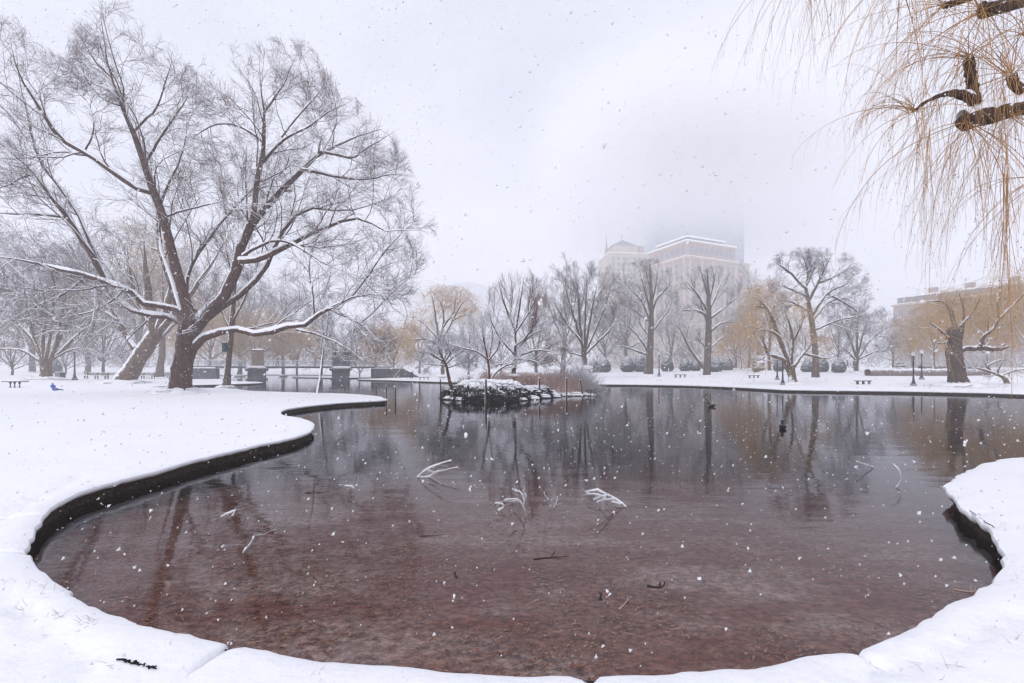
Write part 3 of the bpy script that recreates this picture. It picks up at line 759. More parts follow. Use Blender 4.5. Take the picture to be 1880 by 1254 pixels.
hero = tree('spreading_tree', 'huge spreading bare tree with thick snow-lined limbs on the near left bank', 'tree', base,
    ([tuple(base)] + [at(x, y, Dh) for x, y in ((331,700),(335,675),(340,645),(347,615),(350,592),(346,570))], [w/2/F*Dh for w in (37,34,32,32,36,38,27)]),
    limbs, RG(1), M['bark'], M['twig'], lev, limb_parts=True, hull=hull_h, big_limb_mat=M['bark_limb'], trunk_seg=22, gn=0.22, flare=1.12, snow_levels=2)

# --- individually traced trees; w in photo px
def traced(name, label, cat, basepx, trunk_pts, trunk_w, lst, seed, bark, twig, levels, D=None, **k):
    b = place(*basepx)
    if D is not None: b = np.array([(basepx[0] - CX) / F * D, D, HC + (HOR - basepx[1]) / F * D])
    D = b[1]
    rg = RG(seed)
    tr = ([tuple(b)] + [at(x, y, D) for x, y in trunk_pts], [w * .43 / F * D for w in trunk_w])
    lb = []
    for q, (p, w) in enumerate(lst):
        lb.append(px_limb(p, [q_ * 0.82 for q_ in w[:-1]] + [w[-1] * 0.5], D, rg.uniform(-1, 1) * 0.028 * D, 0))
    return tree(name, label, cat, b, tr, lb, rg, bark, twig, levels, **k)

def levs(sc=1.0, n=(6, 6, 6, 4), ang=0.6, up=0.08, rm=1.0, wob=0.12, r1=0.55):
    return [dict(n=n[0], ratio=r1, ang=ang, K=6, tmin=0.2, wob=wob, up=up, rr=0.45, rmin=0.022 * rm, rmax=0.06 * rm, Lmin=0.8 * sc, Lmax=4.2 * sc, S=4, taper=0.3),
            dict(n=n[1], ratio=0.55, ang=ang, K=5, tmin=0.15, wob=wob, up=up * .8, rr=0.55, rmin=0.015 * rm, rmax=0.026 * rm, Lmin=0.5 * sc, Lmax=2.2 * sc, S=3, taper=0.5),
            dict(n=n[2], ratio=0.6, ang=ang, K=4, tmin=0.12, wob=wob, up=up * .5, rr=0.7, rmin=0.011 * rm, rmax=0.015 * rm, Lmin=0.35 * sc, Lmax=1.3 * sc, S=3, taper=0.6)] + (
            [dict(n=n[3], ratio=0.6, ang=ang, K=2, tmin=0.1, wob=wob, up=0.02, rr=0.8, rmin=0.009 * rm, rmax=0.010 * rm, Lmin=0.3 * sc, Lmax=0.8 * sc, S=3, taper=0.7)] if n[3] else [])

T = traced
T('lawn_tree', 'tall bare tree with straight grey trunk, just left of the slim lamp post', 'tree', (1190,691),
  [(1193,650),(1195,610),(1196,575),(1195,523),(1193,485)], (17,14,12,9,6,2),
  [([(1188,645),(1185,636),(1166,610),(1149,595),(1122,590)],(5,4,3,1.5)), ([(1190,652),(1160,641),(1137,634),(1115,641)],(5,4,2.5,1.5)), ([(1196,578),(1206,544),(1226,529),(1240,503)],(6,5,4,1.5)),
   ([(1196,600),(1180,552),(1160,535),(1146,515)],(5,4,3,1.5)), ([(1196,560),(1204,525),(1208,490)],(5,3,1.5)), ([(1195,575),(1180,520),(1172,488)],(5,3,1.5)),
   ([(1197,610),(1215,585),(1228,570),(1236,545)],(4,3,1.5)), ([(1190,590),(1165,568),(1140,560)],(4,3,1.5)),([(1194,530),(1185,500),(1186,480)],(4,2,1.5)),([(1195,620),(1170,590),(1158,560)],(4,2.5,1.5))],
  21, M['bark_plane'], M['twig_far'], levs(1.0, (7,6,6,3)), hull=[(1105,660),(1110,560),(1130,500),(1170,474),(1215,474),(1245,495),(1250,560),(1240,640),(1200,670)])
T('lawn_tree', 'bare tree with knobbly trunk and stubby snow-topped limbs in front of the main hotel facade', 'tree', (1297,692),
  [(1299,660),(1300,638),(1301,604),(1301,564),(1300,523),(1298,492)], (12,14,14,12,9,5,2),
  [([(1292,676),(1264,638),(1249,604),(1234,591)],(7,5,4,2)), ([(1296,580),(1281,569),(1247,569)],(6,5,3)), ([(1298,570),(1278,535),(1254,512)],(6,4,3)), ([(1303,610),(1324,591),(1356,591)],(6,4,2)),
   ([(1304,585),(1327,567),(1350,549),(1362,532)],(6,4,3,1.5)), ([(1302,570),(1320,530),(1331,500)],(6,4,2)), ([(1300,560),(1310,520),(1316,488)],(5,4,2)), ([(1300,600),(1290,570),(1283,540)],(4,3,2)), ([(1300,545),(1290,510),(1285,488)],(5,3,2)),
   ([(1303,640),(1320,625),(1335,610)],(4,3,1.5)),([(1298,640),(1284,625),(1275,612)],(4,3,1.5))],
  22, M['bark_plane'], M['twig_far'], levs(0.9, (6,6,5,2), up=0.12), hull=[(1225,600),(1240,505),(1280,488),(1330,486),(1362,500),(1378,550),(1370,610),(1330,650),(1260,650)])
T('lawn_tree', 'tall twisty dark tree with wide rounded crown, tallest on the right lawn', 'tree', (1497,697),
  [(1497,665),(1497,640),(1493,610),(1490,588),(1483,548),(1479,527)], (14,12,11,11,10,8,6),
  [([(1480,530),(1466,519),(1453,501),(1440,493),(1418,478)],(6,5,4,2)), ([(1479,530),(1485,504),(1478,480),(1470,462)],(5,4,2)), ([(1486,550),(1503,517),(1519,483),(1530,462)],(7,5,4,2)), ([(1492,578),(1519,535),(1550,525),(1580,505)],(7,5,4,2)),
   ([(1495,585),(1519,554),(1550,546),(1578,560)],(5,4,3,2)), ([(1488,572),(1466,562),(1448,551),(1412,553)],(6,4,3,2)), ([(1497,605),(1545,585),(1570,582),(1600,570)],(5,4,3,1.5)), ([(1482,545),(1450,530),(1420,520)],(5,4,2)),
   ([(1500,520),(1530,510),(1560,490),(1570,475)],(5,4,2)), ([(1479,527),(1495,495),(1500,465)],(5,3,2)), ([(1519,540),(1560,560),(1605,600)],(4,3,1.5))],
  23, M['bark_plane'], M['twig_far'], levs(1.1, (8,6,5,3), ang=0.75, wob=0.2, up=0.03), hull=[(1398,570),(1408,480),(1430,455),(1500,448),(1560,462),(1598,500),(1612,560),(1625,620),(1560,630),(1500,640),(1440,600)])
T('lawn_tree', 'vase-shaped bare tree with reddish twigs standing behind the right end of the island', 'tree', (1074,674),
  [(1073,660),(1071,645)], (12,11,10),
  [([(1071,650),(1066,624),(1042,597),(1024,568),(1008,538)],(6,5,4,3,1.5)), ([(1070,648),(1064,582),(1063,542),(1055,503)],(6,5,4,2)), ([(1074,648),(1084,582),(1092,542),(1100,505)],(6,5,4,2)), ([(1075,650),(1105,621),(1121,605),(1140,580)],(6,5,4,2)),
   ([(1070,655),(1050,647),(1030,650)],(4,3,2)), ([(1073,640),(1074,580),(1078,520),(1076,488)],(6,4,3,2)), ([(1078,640),(1105,580),(1118,540),(1128,505)],(5,4,3,1.5)), ([(1066,622),(1050,570),(1034,520)],(5,4,2))],
  24, M['bark_far'], M['twig_far'], levs(1.0, (8,7,6,3), ang=0.5), hull=[(998,640),(1000,540),(1012,500),(1050,478),(1100,474),(1140,492),(1150,560),(1150,640),(1080,650)], D=62)
T('pollard_willow', 'low forked willow with snow-plastered short trunk, next to two overlapping lamp posts', 'willow tree', (1456,706),
  [(1455,695),(1453,684),(1449,672)], (17,15,16,20),
  [([(1448,676),(1436,656),(1410,653),(1402,630),(1396,604)],(9,7,6,3)), ([(1448,672),(1436,633),(1425,610),(1402,604),(1380,608)],(9,7,5,2)), ([(1438,640),(1422,598),(1413,570),(1396,552),(1376,541)],(9,7,5,3)), ([(1415,568),(1390,562),(1366,561)],(4,3,2)),
   ([(1452,668),(1456,624),(1450,595),(1439,567)],(9,7,5,3)), ([(1456,674),(1476,647),(1490,632),(1500,618)],(9,7,5,3)), ([(1476,650),(1500,655),(1520,660),(1538,648)],(5,4,2)), ([(1404,655),(1395,662),(1378,658)],(4,3,2)), ([(1456,625),(1470,600),(1478,575)],(5,4,2))],
  25, M['bark_willow'], M['twig_far'], levs(0.8, (5,5,4,0), ang=0.7), whip=dict(n=4, L=(1.2, 3.6), r=0.013, sag=0.3, src=2), hull=[(1355,690),(1352,560),(1370,515),(1440,520),(1500,560),(1545,640),(1520,680)])
T('broken_willow', 'massive willow stump with broken-off top and one level snow-covered limb, far right bank', 'willow tree', (1760,710),
  [(1757,690),(1754,667),(1750,635),(1753,612),(1756,600)], (33,29,28,28,28,25),
  [([(1757,646),(1782,638),(1808,639),(1835,643),(1850,637)],(12,11,10,8)), ([(1798,637),(1806,617),(1824,604),(1835,585)],(8,7,6,5)), ([(1743,622),(1724,604),(1706,592)],(5,4,2.5)), ([(1752,605),(1743,567),(1730,552),(1703,554)],(5,4,2.5)),
   ([(1768,602),(1771,567),(1761,540)],(5,4,3)), ([(1742,625),(1730,632),(1718,628)],(4,3,2)), ([(1755,602),(1750,572),(1738,556)],(4,3,2)), ([(1835,586),(1860,560),(1885,535),(1910,520)],(5,4,3,2)), ([(1835,586),(1830,560),(1835,545)],(4,3,2)),([(1762,600),(1790,570),(1800,545)],(4,3,2))],
  26, M['bark_stump'], M['whip'], levs(0.8, (5,5,4,0), ang=0.8), whip=dict(n=3, L=(1.4, 3.6), r=0.012, sag=0.26, src=2), hull=[(1672,640),(1690,560),(1730,528),(1800,522),(1900,520),(1960,560),(1960,680),(1800,690),(1690,690)], flare=1.3)
T('crooked_tree', 'small crooked tree leaning left with snow-laden branches, beside the massive willow stump', 'tree', (1850,707),
  [(1846,696),(1838,690)], (10,8,6),
  [([(1842,693),(1819,683),(1808,667),(1800,651)],(6,5,4,2)), ([(1820,684),(1795,675),(1771,679)],(5,4,2)), ([(1830,688),(1838,665),(1850,655)],(4,3,2)), ([(1812,672),(1830,662),(1850,660),(1870,650)],(4,3,2)), ([(1838,690),(1860,680),(1880,678),(1910,680)],(4,3,2))],
  27, M['bark_willow'], M['twig_snowy'], levs(0.5, (6,5,5,0), ang=0.8, wob=0.2), snow_levels=2)
T('spreading_lawn_tree', 'broad low tree with dense dark purplish twigs on the right lawn behind the stone bench', 'tree', (1572,684),
  [(1572,670),(1574,655)], (9,8,7),
  [([(1573,660),(1560,620),(1545,590),(1535,565)],(5,4,2)), ([(1574,658),(1572,600),(1580,560),(1585,540)],(5,4,2)), ([(1576,656),(1600,620),(1630,600),(1655,590)],(5,4,2)), ([(1575,660),(1605,645),(1640,638)],(4,3,2)), ([(1574,655),(1590,590),(1615,560)],(4,3,2)), ([(1570,660),(1550,640),(1530,628)],(4,3,2))],
  28, M['bark_far'], M['twig_far'], levs(1.0, (8,8,7,3), ang=0.7, wob=0.15), hull=[(1520,670),(1518,580),(1545,545),(1590,535),(1625,555),(1660,590),(1665,650),(1620,675)])
# island
DI = 29.0
T('island_tree', 'tallest island tree with reddish bushy crown, behind the reeds', 'tree', (942,689),
  [(943,680),(946,655),(947,634)], (12,9,7,6),
  [([(946,640),(947,608),(932,576),(921,542),(913,505)],(5,5,4,3,1.5)), ([(945,636),(966,621),(982,595),(1003,568)],(5,4,3,1.5)), ([(946,615),(953,568),(959,529),(965,495)],(5,4,3,1.5)), ([(950,640),(976,612),(1016,600)],(4,3,1.5)), ([(944,650),(925,630),(905,600),(893,560)],(5,4,3,1.5)),
   ([(950,655),(985,640),(1030,650)],(5,4,2)), ([(947,660),(970,660),(1000,668)],(4,3,2)), ([(947,610),(975,570),(990,530)],(4,3,1.5)), ([(940,668),(915,668),(895,680)],(4,3,2))],
  31, M['bark_limb'], M['twig_red'], levs(0.8, (10,9,8,0), ang=0.42, up=0.10, rm=0.45, r1=0.8), hull=[(885,690),(886,560),(900,510),(930,492),(968,486),(1000,520),(1030,600),(1050,680)], D=30.5)
T('island_tree', 'slim island tree forking low into two thin snow-lined stems', 'tree', (899,697),
  [(898,680),(896,660)], (5,4.5,4.5),
  [([(896,662),(879,645),(847,639),(826,629)],(4,3,1.5)), ([(896,662),(887,621),(884,580)],(4,3,1.5)), ([(898,660),(916,639),(918,613),(930,592)],(4,3,1.5)), ([(902,697),(913,679),(937,668),(963,660)],(4,3.5,2)), ([(897,662),(905,620),(900,580)],(3,2.5,1.5)), ([(889,640),(870,610),(855,590)],(3,2,1))],
  32, M['bark_limb'], M['twig_snowy'], levs(0.75, (8,7,7,0), ang=0.55, rm=0.45, r1=0.7), D=28.5, snow_levels=2, hull=[(825,680),(830,600),(860,570),(930,560),(970,600),(990,680)])
T('island_cherry', 'compact dense snow-filled tree leaning over the left tip of the island', 'tree', (830,716),
  [(823,690),(820,672),(814,660)], (9,7,6,5),
  [([(816,664),(800,655),(785,645),(770,650)],(5,4,3,1)), ([(815,662),(805,640),(795,622)],(4,3,1.5)), ([(816,660),(822,635),(825,615)],(4,3,1.5)), ([(818,668),(840,650),(855,640),(865,630)],(4,3,1.5)), ([(820,672),(790,668),(765,672)],(3,2,1)), ([(817,664),(833,640),(845,625)],(4,3,1.5)), ([(820,676),(845,668),(868,664)],(3,2,1))],
  33, M['bark_limb'], M['twig_snowy'], levs(0.5, (10,8,8,0), ang=0.8, up=0.0, rm=0.6, wob=0.2, r1=.6), D=29.5, snow_levels=2, hull=[(750,678),(765,640),(785,612),(820,600),(858,612),(880,640),(880,680),(840,692),(780,690)])
# left lawn
T('multi_stem_tree', 'many-stemmed tree with snowy forks beside the litter bin on the far left lawn', 'tree', (84,697),
  [(84,685),(84,668),(84,658)], (26,19,19,22),
  [([(78,664),(64,627),(32,592),(5,570),(-20,540)],(8,6,4,2)), ([(82,664),(77,621),(86,589),(82,545),(70,500)],(8,6,4,2)), ([(90,664),(102,637),(112,589),(118,557),(125,510)],(8,6,4,2)), ([(94,662),(137,621),(169,586),(195,560)],(8,6,4,2)),
   ([(96,660),(130,640),(166,640),(206,660)],(5,4,3,1.5)), ([(84,660),(95,600),(98,550),(100,480)],(7,5,3)), ([(76,664),(40,640),(0,640),(-30,650)],(6,4,2)), ([(80,662),(55,600),(45,540),(40,480)],(7,5,3)), ([(92,662),(120,600),(150,550),(165,500)],(6,4,2))],
  41, M['bark_willow'], M['twig_far'], levs(1.1, (8,7,6,1), ang=0.6), snow_levels=2)
T('leaning_willow', 'very thick trunk leaning right, snow plastered on top, left of the great tree', 'willow tree', (226,703),
  [(238,685),(255,656),(272,632),(287,611)], (38,34,31,29,27),
  [([(247,640),(232,618),(217,586),(203,560),(196,530)],(13,11,9,5)), ([(284,615),(275,560),(268,500),(262,430)],(22,18,12,6)), ([(287,615),(310,560),(318,500),(300,440)],(18,14,9,4)), ([(285,612),(262,580),(240,520),(232,440)],(12,9,6,3)), ([(290,610),(335,560),(380,500),(420,430)],(14,10,7,3)), ([(216,588),(190,570),(160,560)],(6,4,2))],
  42, M['bark_willow'], M['twig_far'], levs(1.2, (7,6,5,0), ang=0.7), whip=dict(n=2, L=(1.5, 4.0), r=0.013, sag=0.28, src=2), flare=1.15, snow_levels=2)
box_tree = T('mossy_trunk_tree', 'slim mossy trunk carrying a green box, right of the great tree near the water', 'tree', (414,711),
  [(417,690),(420,655),(424,621),(427,580),(430,530),(436,480)], (15,12,11,11,9,7,4),
  [([(425,610),(405,570),(395,520)],(4,3,1.5)), ([(427,590),(450,550),(465,500)],(5,4,2)), ([(430,530),(420,480),(410,440)],(4,3,1.5)), ([(432,520),(455,470),(460,430)],(4,3,2))],
  43, M['bark_willow'], M['twig_far'], levs(0.8, (6,5,5,2), ang=0.6))
T('slim_tree', 'thin snow-coated leaning sapling on the tip of the near left bank', 'tree', (582,723),
  [(587,702),(590,672),(593,648),(597,625),(601,590),(604,560)], (5.5,5,4.5,4,3.5,3,1.5),
  [([(596,635),(606,610),(618,590)],(3,2,1)), ([(597,620),(585,600),(578,575)],(3,2,1)), ([(600,600),(612,570),(615,545)],(2.5,2,1)), ([(602,580),(592,555),(594,535)],(2.5,1.5,1))],
  44, M['bark_white'], M['twig_snowy'], levs(0.4, (6,5,4,2), ang=0.6, rm=0.5))
T('forked_willow', 'yellow-twigged willow with curved snow-edged limbs, left of the island beyond the water', 'willow tree', (812,690),
  [(812,665),(808,640),(806,618)], (10,9,8,9),
  [([(806,620),(800,590),(797,560),(790,535)],(6,5,4,2)), ([(808,620),(816,590),(812,560),(800,540)],(6,5,4,2)), ([(812,622),(830,590),(845,560),(866,543)],(6,5,4,2)), ([(804,622),(785,600),(770,585),(750,590)],(5,4,3,2)), ([(804,630),(780,620),(760,625),(750,615)],(4,4,3,2)), ([(832,588),(850,578),(868,575)],(4,3,2)),
   ([(814,600),(836,570),(835,535)],(5,4,2))],
  45, M['bark_willow'], M['whip'], levs(1.0, (5,5,4,0), ang=0.7), whip=dict(n=7, L=(1.5, 5.0), r=0.016, sag=0.3, src=2), D=76, hull=[(735,690),(732,620),(745,550),(790,518),(850,525),(895,545),(905,620),(890,690)])
T('golden_willow', 'orange-yellow willow with an upright thick trunk standing behind the low forked willow', 'willow tree', (1408,684),
  [(1408,655),(1410,620),(1412,590)], (15,12,11,11),
  [([(1411,600),(1400,570),(1385,545)],(6,4,2)), ([(1412,595),(1420,560),(1430,535)],(6,4,2)), ([(1412,600),(1440,570),(1462,550)],(5,4,2)), ([(1410,610),(1385,600),(1362,595)],(5,3,2)), ([(1412,592),(1408,560),(1405,530)],(5,4,2))],
  46, M['bark_willow'], M['whip'], levs(1.0, (5,5,4,0), ang=0.7), whip=dict(n=7, L=(1.5, 5.0), r=0.016, sag=0.3, src=2), hull=[(1335,690),(1345,560),(1380,512),(1440,510),(1480,550),(1490,690)])
T('yellow_willow', 'pale yellow willow with two crooked snowy stems behind the great tree trunk, near the benches', 'willow tree', (291,696),
  [(294,670),(298,640),(296,610)], (18,14,12,12),
  [([(297,615),(285,570),(270,520),(262,470)],(9,7,5,3)), ([(298,612),(315,560),(322,510),(318,450)],(9,7,5,3)), ([(299,618),(335,580),(360,540)],(7,5,3)), ([(296,620),(265,590),(245,560)],(7,5,3)), ([(298,600),(300,540),(296,470)],(7,5,3))],
  47, M['bark_willow'], M['whip'], levs(1.1, (5,5,4,0), ang=0.7), whip=dict(n=5, L=(2, 5.5), r=0.016, sag=0.28, src=2))

# --- procedural trees that fill the distance, five kinds
def auto_tree(name, H, spread, seed, bark, twig, style='round', nl=9, tf=0.28, whip=None, levels=None, tw=0.019):
    rg = RG(seed); tw = H * tw
    th = H * tf
    trunk = ([(0, 0, 0), (0.01 * H, 0, th * .5), (0.0, 0.01 * H, th), (0.01 * H, 0, th * 1.4)], [tw, tw * .85, tw * .8, tw * .6])
    lb = []
    for q in range(nl):
        az = q * 2.4 + rg.uniform(-.4, .4); f = q / (nl - 1)
        el = math.radians(28 + 50 * f + rg.uniform(-8, 8)) if style != 'willow' else math.radians(35 + 38 * f)
        L = H * (1 - tf) * (0.78 + 0.25 * f) * rg.uniform(0.85, 1.05)
        d = np.array([math.cos(az) * math.cos(el) * spread, math.sin(az) * math.cos(el) * spread, math.sin(el)])
        p0 = np.array([0, 0, th * (0.72 + 0.55 * f)])
        p1 = p0 + d * L * 0.35 + rg.normal(0, .02, 3) * H; p2 = p0 + d * L * 0.7 + rg.normal(0, .03, 3) * H + [0, 0, 0.04 * H]; p3 = p0 + d * L * 0.95 + [0, 0, (0.06 if style != 'willow' else -0.08) * H]
        lb.append((np.array([p0, p1, p2, p3]), [tw * .5, tw * .36, tw * .2, tw * .07]))
    return tree(name, '', 'tree', (0, 0, 0), trunk, lb, rg, bark, twig, levels or levs(H / 17, (6, 6, 6, 2)), whip=whip, trunk_seg=10)

protos = {
 'elm': auto_tree('bare_tree', 15, 0.9, 61, M['bark_far'], M['twig_far'], levels=levs(1.0, (7,7,6,2), rm=1.1)),
 'oak': auto_tree('bare_tree', 14, 1.15, 62, M['bark_far'], M['twig_far'], nl=10, levels=levs(1.0, (7,6,6,2), ang=0.75, wob=0.18, rm=1.1)),
 'vase': auto_tree('bare_tree', 16, 0.65, 63, M['bark_far'], M['twig_snowy'], nl=9, tf=0.2, levels=levs(1.0, (7,7,6,2), ang=0.45, rm=1.1)),
 'red': auto_tree('red_twigged_tree', 9, 1.1, 64, M['bark_far'], M['twig_red'], nl=9, tf=0.15, levels=levs(0.6, (7,6,6,2), ang=0.6, rm=0.9)),
 'willow': auto_tree('weeping_willow', 13, 1.0, 65, M['bark_willow'], M['whip'], style='willow', nl=8, tf=0.3, levels=levs(0.9, (5,5,3,0), ang=0.7), whip=dict(n=7, L=(2, 6), r=0.021, sag=0.28, src=2)),
}
used = set()
# kind, px, distance, crown top row, label
bg = [
 ('willow', 385, 98, 560, 'curtain of tan willow shoots just right of the great trunk, above the left bridge end'),
 ('willow', 470, 104, 580, 'hazy tan willow directly behind the first bridge tower'),
 ('willow', 545, 118, 600, 'hazy tan willow showing between the two bridge towers'),
 ('willow', 722, 96, 600, 'tan willow hanging over the stair end of the footbridge'),
 ('red', 660, 100, 630, 'reddish low tree behind the right abutment of the footbridge'),
 ('vase', 640, 112, 590, 'pale grey tree above the second bridge tower'),
 ('elm', 590, 125, 560, 'pale mauve tree rising behind the bridge left of its second tower'),
 ('oak', 520, 128, 530, 'large hazy tree behind the middle of the great tree crown'),
 ('oak', 440, 130, 500, 'large hazy tree behind the right limbs of the great tree'),
 ('elm', 350, 125, 470, 'tall hazy tree directly behind the fork of the great tree'),
 ('oak', 250, 120, 460, 'tall hazy tree behind the thick leaning trunk'),
 ('vase', 160, 112, 455, 'tall hazy tree behind the lamp post on the left lawn'),
 ('elm', 60, 108, 450, 'tall hazy tree behind the many-stemmed tree'),
 ('oak', -30, 100, 440, 'tall hazy tree cut by the left edge of the photo'),
 ('red', 22, 66, 585, 'russet drooping-twigged tree at the far left, above the stone table'),
 ('oak', 190, 84, 560, 'low hazy tree above the park benches on the left lawn'),
 ('red', 120, 96, 600, 'small russet tree between the litter bin and the lamp post in the haze'),
 ('red', 235, 98, 620, 'low russet thicket tree behind the leaning trunk'),
 ('vase', 690, 120, 575, 'pale tree above the right end of the footbridge'),
 ('oak', 770, 120, 590, 'pale tree behind the forked yellow willow'),
 ('elm', 860, 110, 590, 'pale tree between the yellow willow and the island trees'),
 ('oak', 920, 105, 600, 'hazy tree low behind the island left half'),
 ('vase', 985, 108, 540, 'upright hazy tree behind the tall island tree'),
 ('red', 1030, 96, 600, 'reddish tree behind the right end of the island'),
 ('elm', 1035, 118, 520, 'hazy tree left of the vase-shaped tree'),
 ('oak', 1110, 104, 560, 'hazy tree right of the vase-shaped tree, above the first cone shrubs'),
 ('elm', 1150, 116, 520, 'tall hazy tree below the spired building'),
 ('oak', 1232, 108, 580, 'hazy tree between the two straight-trunked lawn trees'),
 ('red', 1262, 100, 620, 'low reddish tree behind the cone shrubs in front of the hotel'),
 ('vase', 1350, 112, 560, 'hazy tree right of the knobbly-trunked tree'),
 ('elm', 1375, 118, 540, 'hazy upright tree below the hotel right corner'),
 ('vase', 1395, 104, 505, 'upright grey tree top showing above the orange willow'),
 ('oak', 1450, 108, 590, 'hazy tree behind the tall twisty tree, left side'),
 ('elm', 1540, 108, 560, 'hazy tree behind the tall twisty tree, right side'),
 ('oak', 1640, 92, 610, 'pale grey tree in front of the brick mansion corner'),
 ('vase', 1675, 88, 590, 'snowy upright tree before the brick mansion wall'),
 ('willow', 1715, 70, 560, 'tan willow between the twin lamp posts and the massive stump'),
 ('willow', 1810, 74, 545, 'tan willow filling the space right of the massive stump'),
 ('willow', 1890, 66, 520, 'tan willow cut by the right edge of the photo'),
 ('oak', 1960, 95, 540, 'hazy tree just outside the right edge'),
 ('willow', 1360, 92, 590, 'pale willow curtain left of the orange willow'),
]
rgb = RG(77)
for kind, px, D, top, lab in bg:
    pr = protos[kind]
    o = pr if kind not in used else copy_tree(pr)
    used.add(kind)
    x = (px - CX) / F * D; zt = terrain(x, D)
    hh = HC + (HOR - top) / F * D - zt
    H0 = {'elm': 15.5, 'oak': 14.0, 'vase': 17, 'red': 9.5, 'willow': 12.5}[kind]
    s = hh / H0
    o.location = (x, D, zt - 0.05); o.rotation_euler = (0, 0, rgb.uniform(0, 6.28)); o.scale = (s * rgb.uniform(0.95, 1.25), s * rgb.uniform(0.95, 1.2), s)
    tag(o, lab, 'willow tree' if kind == 'willow' else 'tree', 'hazy trees beyond the lawns')

# a far wood that reads as one mass
def far_wood():
    rg = RG(90); P = []; R = []
    n = 9000
    x = rg.uniform(-260, 230, n); y = rg.uniform(130, 190, n)
    base = 2.0 + 5 * vnoise(x, y, 25, 3) + 4 * vnoise(x, y, 9, 5)
    top = np.clip(base + rg.uniform(3, 15, n), 3, 20); z0 = rg.uniform(0.05, 0.8, n) * top
    C = np.empty((n, 3, 3)); C[:, 0] = np.stack([x, y, 1.8 + z0], 1); d = norm(rg.normal(0, 0.55, (n, 3)) + [0, 0, 0.8])
    L = rg.uniform(1.5, 4.5, n)
    for k in range(1, 3): d = norm(d + 0.3 * rg.standard_normal(d.shape)); C[:, k] = C[:, k - 1] + d * (L / 2)[:, None]
    return tubes(C, np.full((n, 3), 0.075), 3)
v, f = far_wood()
fw = link('far_wood', mesh_np('far_wood', v, f, True, M['twig_far'])); tag(fw, 'indistinct bare wood fading into the haze behind the park', 'wood', kind='stuff')
# ------------------------------------------------------------------ near willow, top right
DW = 5.6
def wl(pts, w, s=0.0): return px_limb(pts, w, DW, s)
wbase = (9.4, 6.3, 0.0)
wtr = np.array([wbase, (9.35, 6.3, 1.4), (9.2, 6.25, 2.8), (9.0, 6.2, 4.2), (8.8, 6.1, 5.8)])
nw = empty('near_willow', wbase); tag(nw, 'pollarded willow reaching in from the upper right with thick dark stubs and orange hanging shoots', 'willow tree')
ob = np.array(wbase)
def wt_(i): return wtr[i]
near_limbs = [
 (np.array([wt_(3), at(1960,170,5.9), at(1880,197,DW), at(1830,208,DW), at(1790,216,DW), at(1770,224,DW)]), [0.14, 0.11, 0.098, 0.095, 0.10, 0.105]),
 (np.array([at(1790,190,DW), at(1787,165,DW), at(1782,140,DW), at(1778,108,DW)]), [0.055, 0.056, 0.05, 0.06]),
 (np.array([at(1788,185,DW), at(1765,172,DW-.1), at(1740,170,DW-.2), at(1710,180,DW-.3), at(1690,192,DW-.35), at(1677,203,DW-.4)]), [0.055, 0.05, 0.035, 0.028, 0.024, 0.022]),
 (np.array([wt_(4), at(1900,-60,5.9), at(1830,-25,DW+.3), at(1780,-2,DW+.3), at(1735,10,DW+.2)]), [0.10, 0.07, 0.055, 0.045, 0.04]),
 (np.array([wt_(4), at(1950,-20,5.8), at(1880,2,5.5), at(1840,10,5.4), at(1806,20,5.3)]), [0.12, 0.10, 0.085, 0.08, 0.075]),
 (np.array([wt_(3), at(1930,175,6.1), at(1880,168,6.0), at(1862,160,6.0), at(1856,138,6.0)]), [0.10, 0.07, 0.055, 0.055, 0.06]),
 (np.array([wt_(4), at(1880,-120,6.2), at(1740,-110,6.4), at(1600,-100,6.4), at(1480,-80,6.3)]), [0.10, 0.08, 0.07, 0.05, 0.03]),
 (np.array([wt_(4), at(1900,-80,5.2), at(1760,-60,5.0), at(1650,-50,4.9)]), [0.09, 0.06, 0.045, 0.03]),
]
tv, tf_ = tubes(smooth_poly(wtr, 14)[None], np.linspace(0.42, 0.22, 14)[None], 16, rough=0.04, rg=RG(5)); tv = tv.reshape(14, 16, 3); tv[0, :, 2] -= 0.4
link('trunk', mesh_np('trunk', tv.reshape(-1, 3) - ob, tf_, True, M['black_bark']), nw)
rgw = RG(101)
for pts_, rad in near_limbs:
    P = smooth_poly(pts_, 24)[None].copy(); R = np.interp(np.linspace(0, 1, 24), np.linspace(0, 1, len(rad)), rad)[None] * (1 + 0.09 * rgw.standard_normal((1, 24)))
    v, f = tubes(P, R, 12, rough=0.06, rg=rgw)
    # close the sawn end
    c = len(v); v = np.vstack([v, P[0, -1]]); last = np.arange(12) + 23 * 12
    tri = np.stack([last, np.roll(last, -1), np.full(12, c)], 1)
    lo = link('limb', mesh_np('limb', v - ob, [f, tri], True, M['black_bark']), nw)
    v, f = snow_on(P, R * 0.95, rgw, 0.95, S=8); link('snow', mesh_np('snow', v - ob, f, True, M['snow']), lo)
def shoots(o, n, L, aim, spread, K=16, r=0.0042, sag=0.13):
    o = np.asarray(o, float); n = int(n)
    d = norm(np.array(aim)[None] + spread * rgw.standard_normal((n, 3)))
    LL = rgw.uniform(L[0], L[1], n); C = np.empty((n, K, 3)); C[:, 0] = o + rgw.normal(0, 0.02, (n, 3))
    sg = sag * rgw.uniform(0.6, 1.4, n)
    for k in range(1, K):
        d = norm(d + 0.025 * rgw.standard_normal(d.shape) + np.stack([0 * sg, 0 * sg, -sg * (0.4 + 1.2 * k / K)], 1)); C[:, k] = C[:, k - 1] + d * (LL / (K - 1))[:, None]
    R = (r * rgw.uniform(0.6, 1.2, n))[:, None] * np.linspace(1, 0.28, K)[None]
    return C, R
G = []
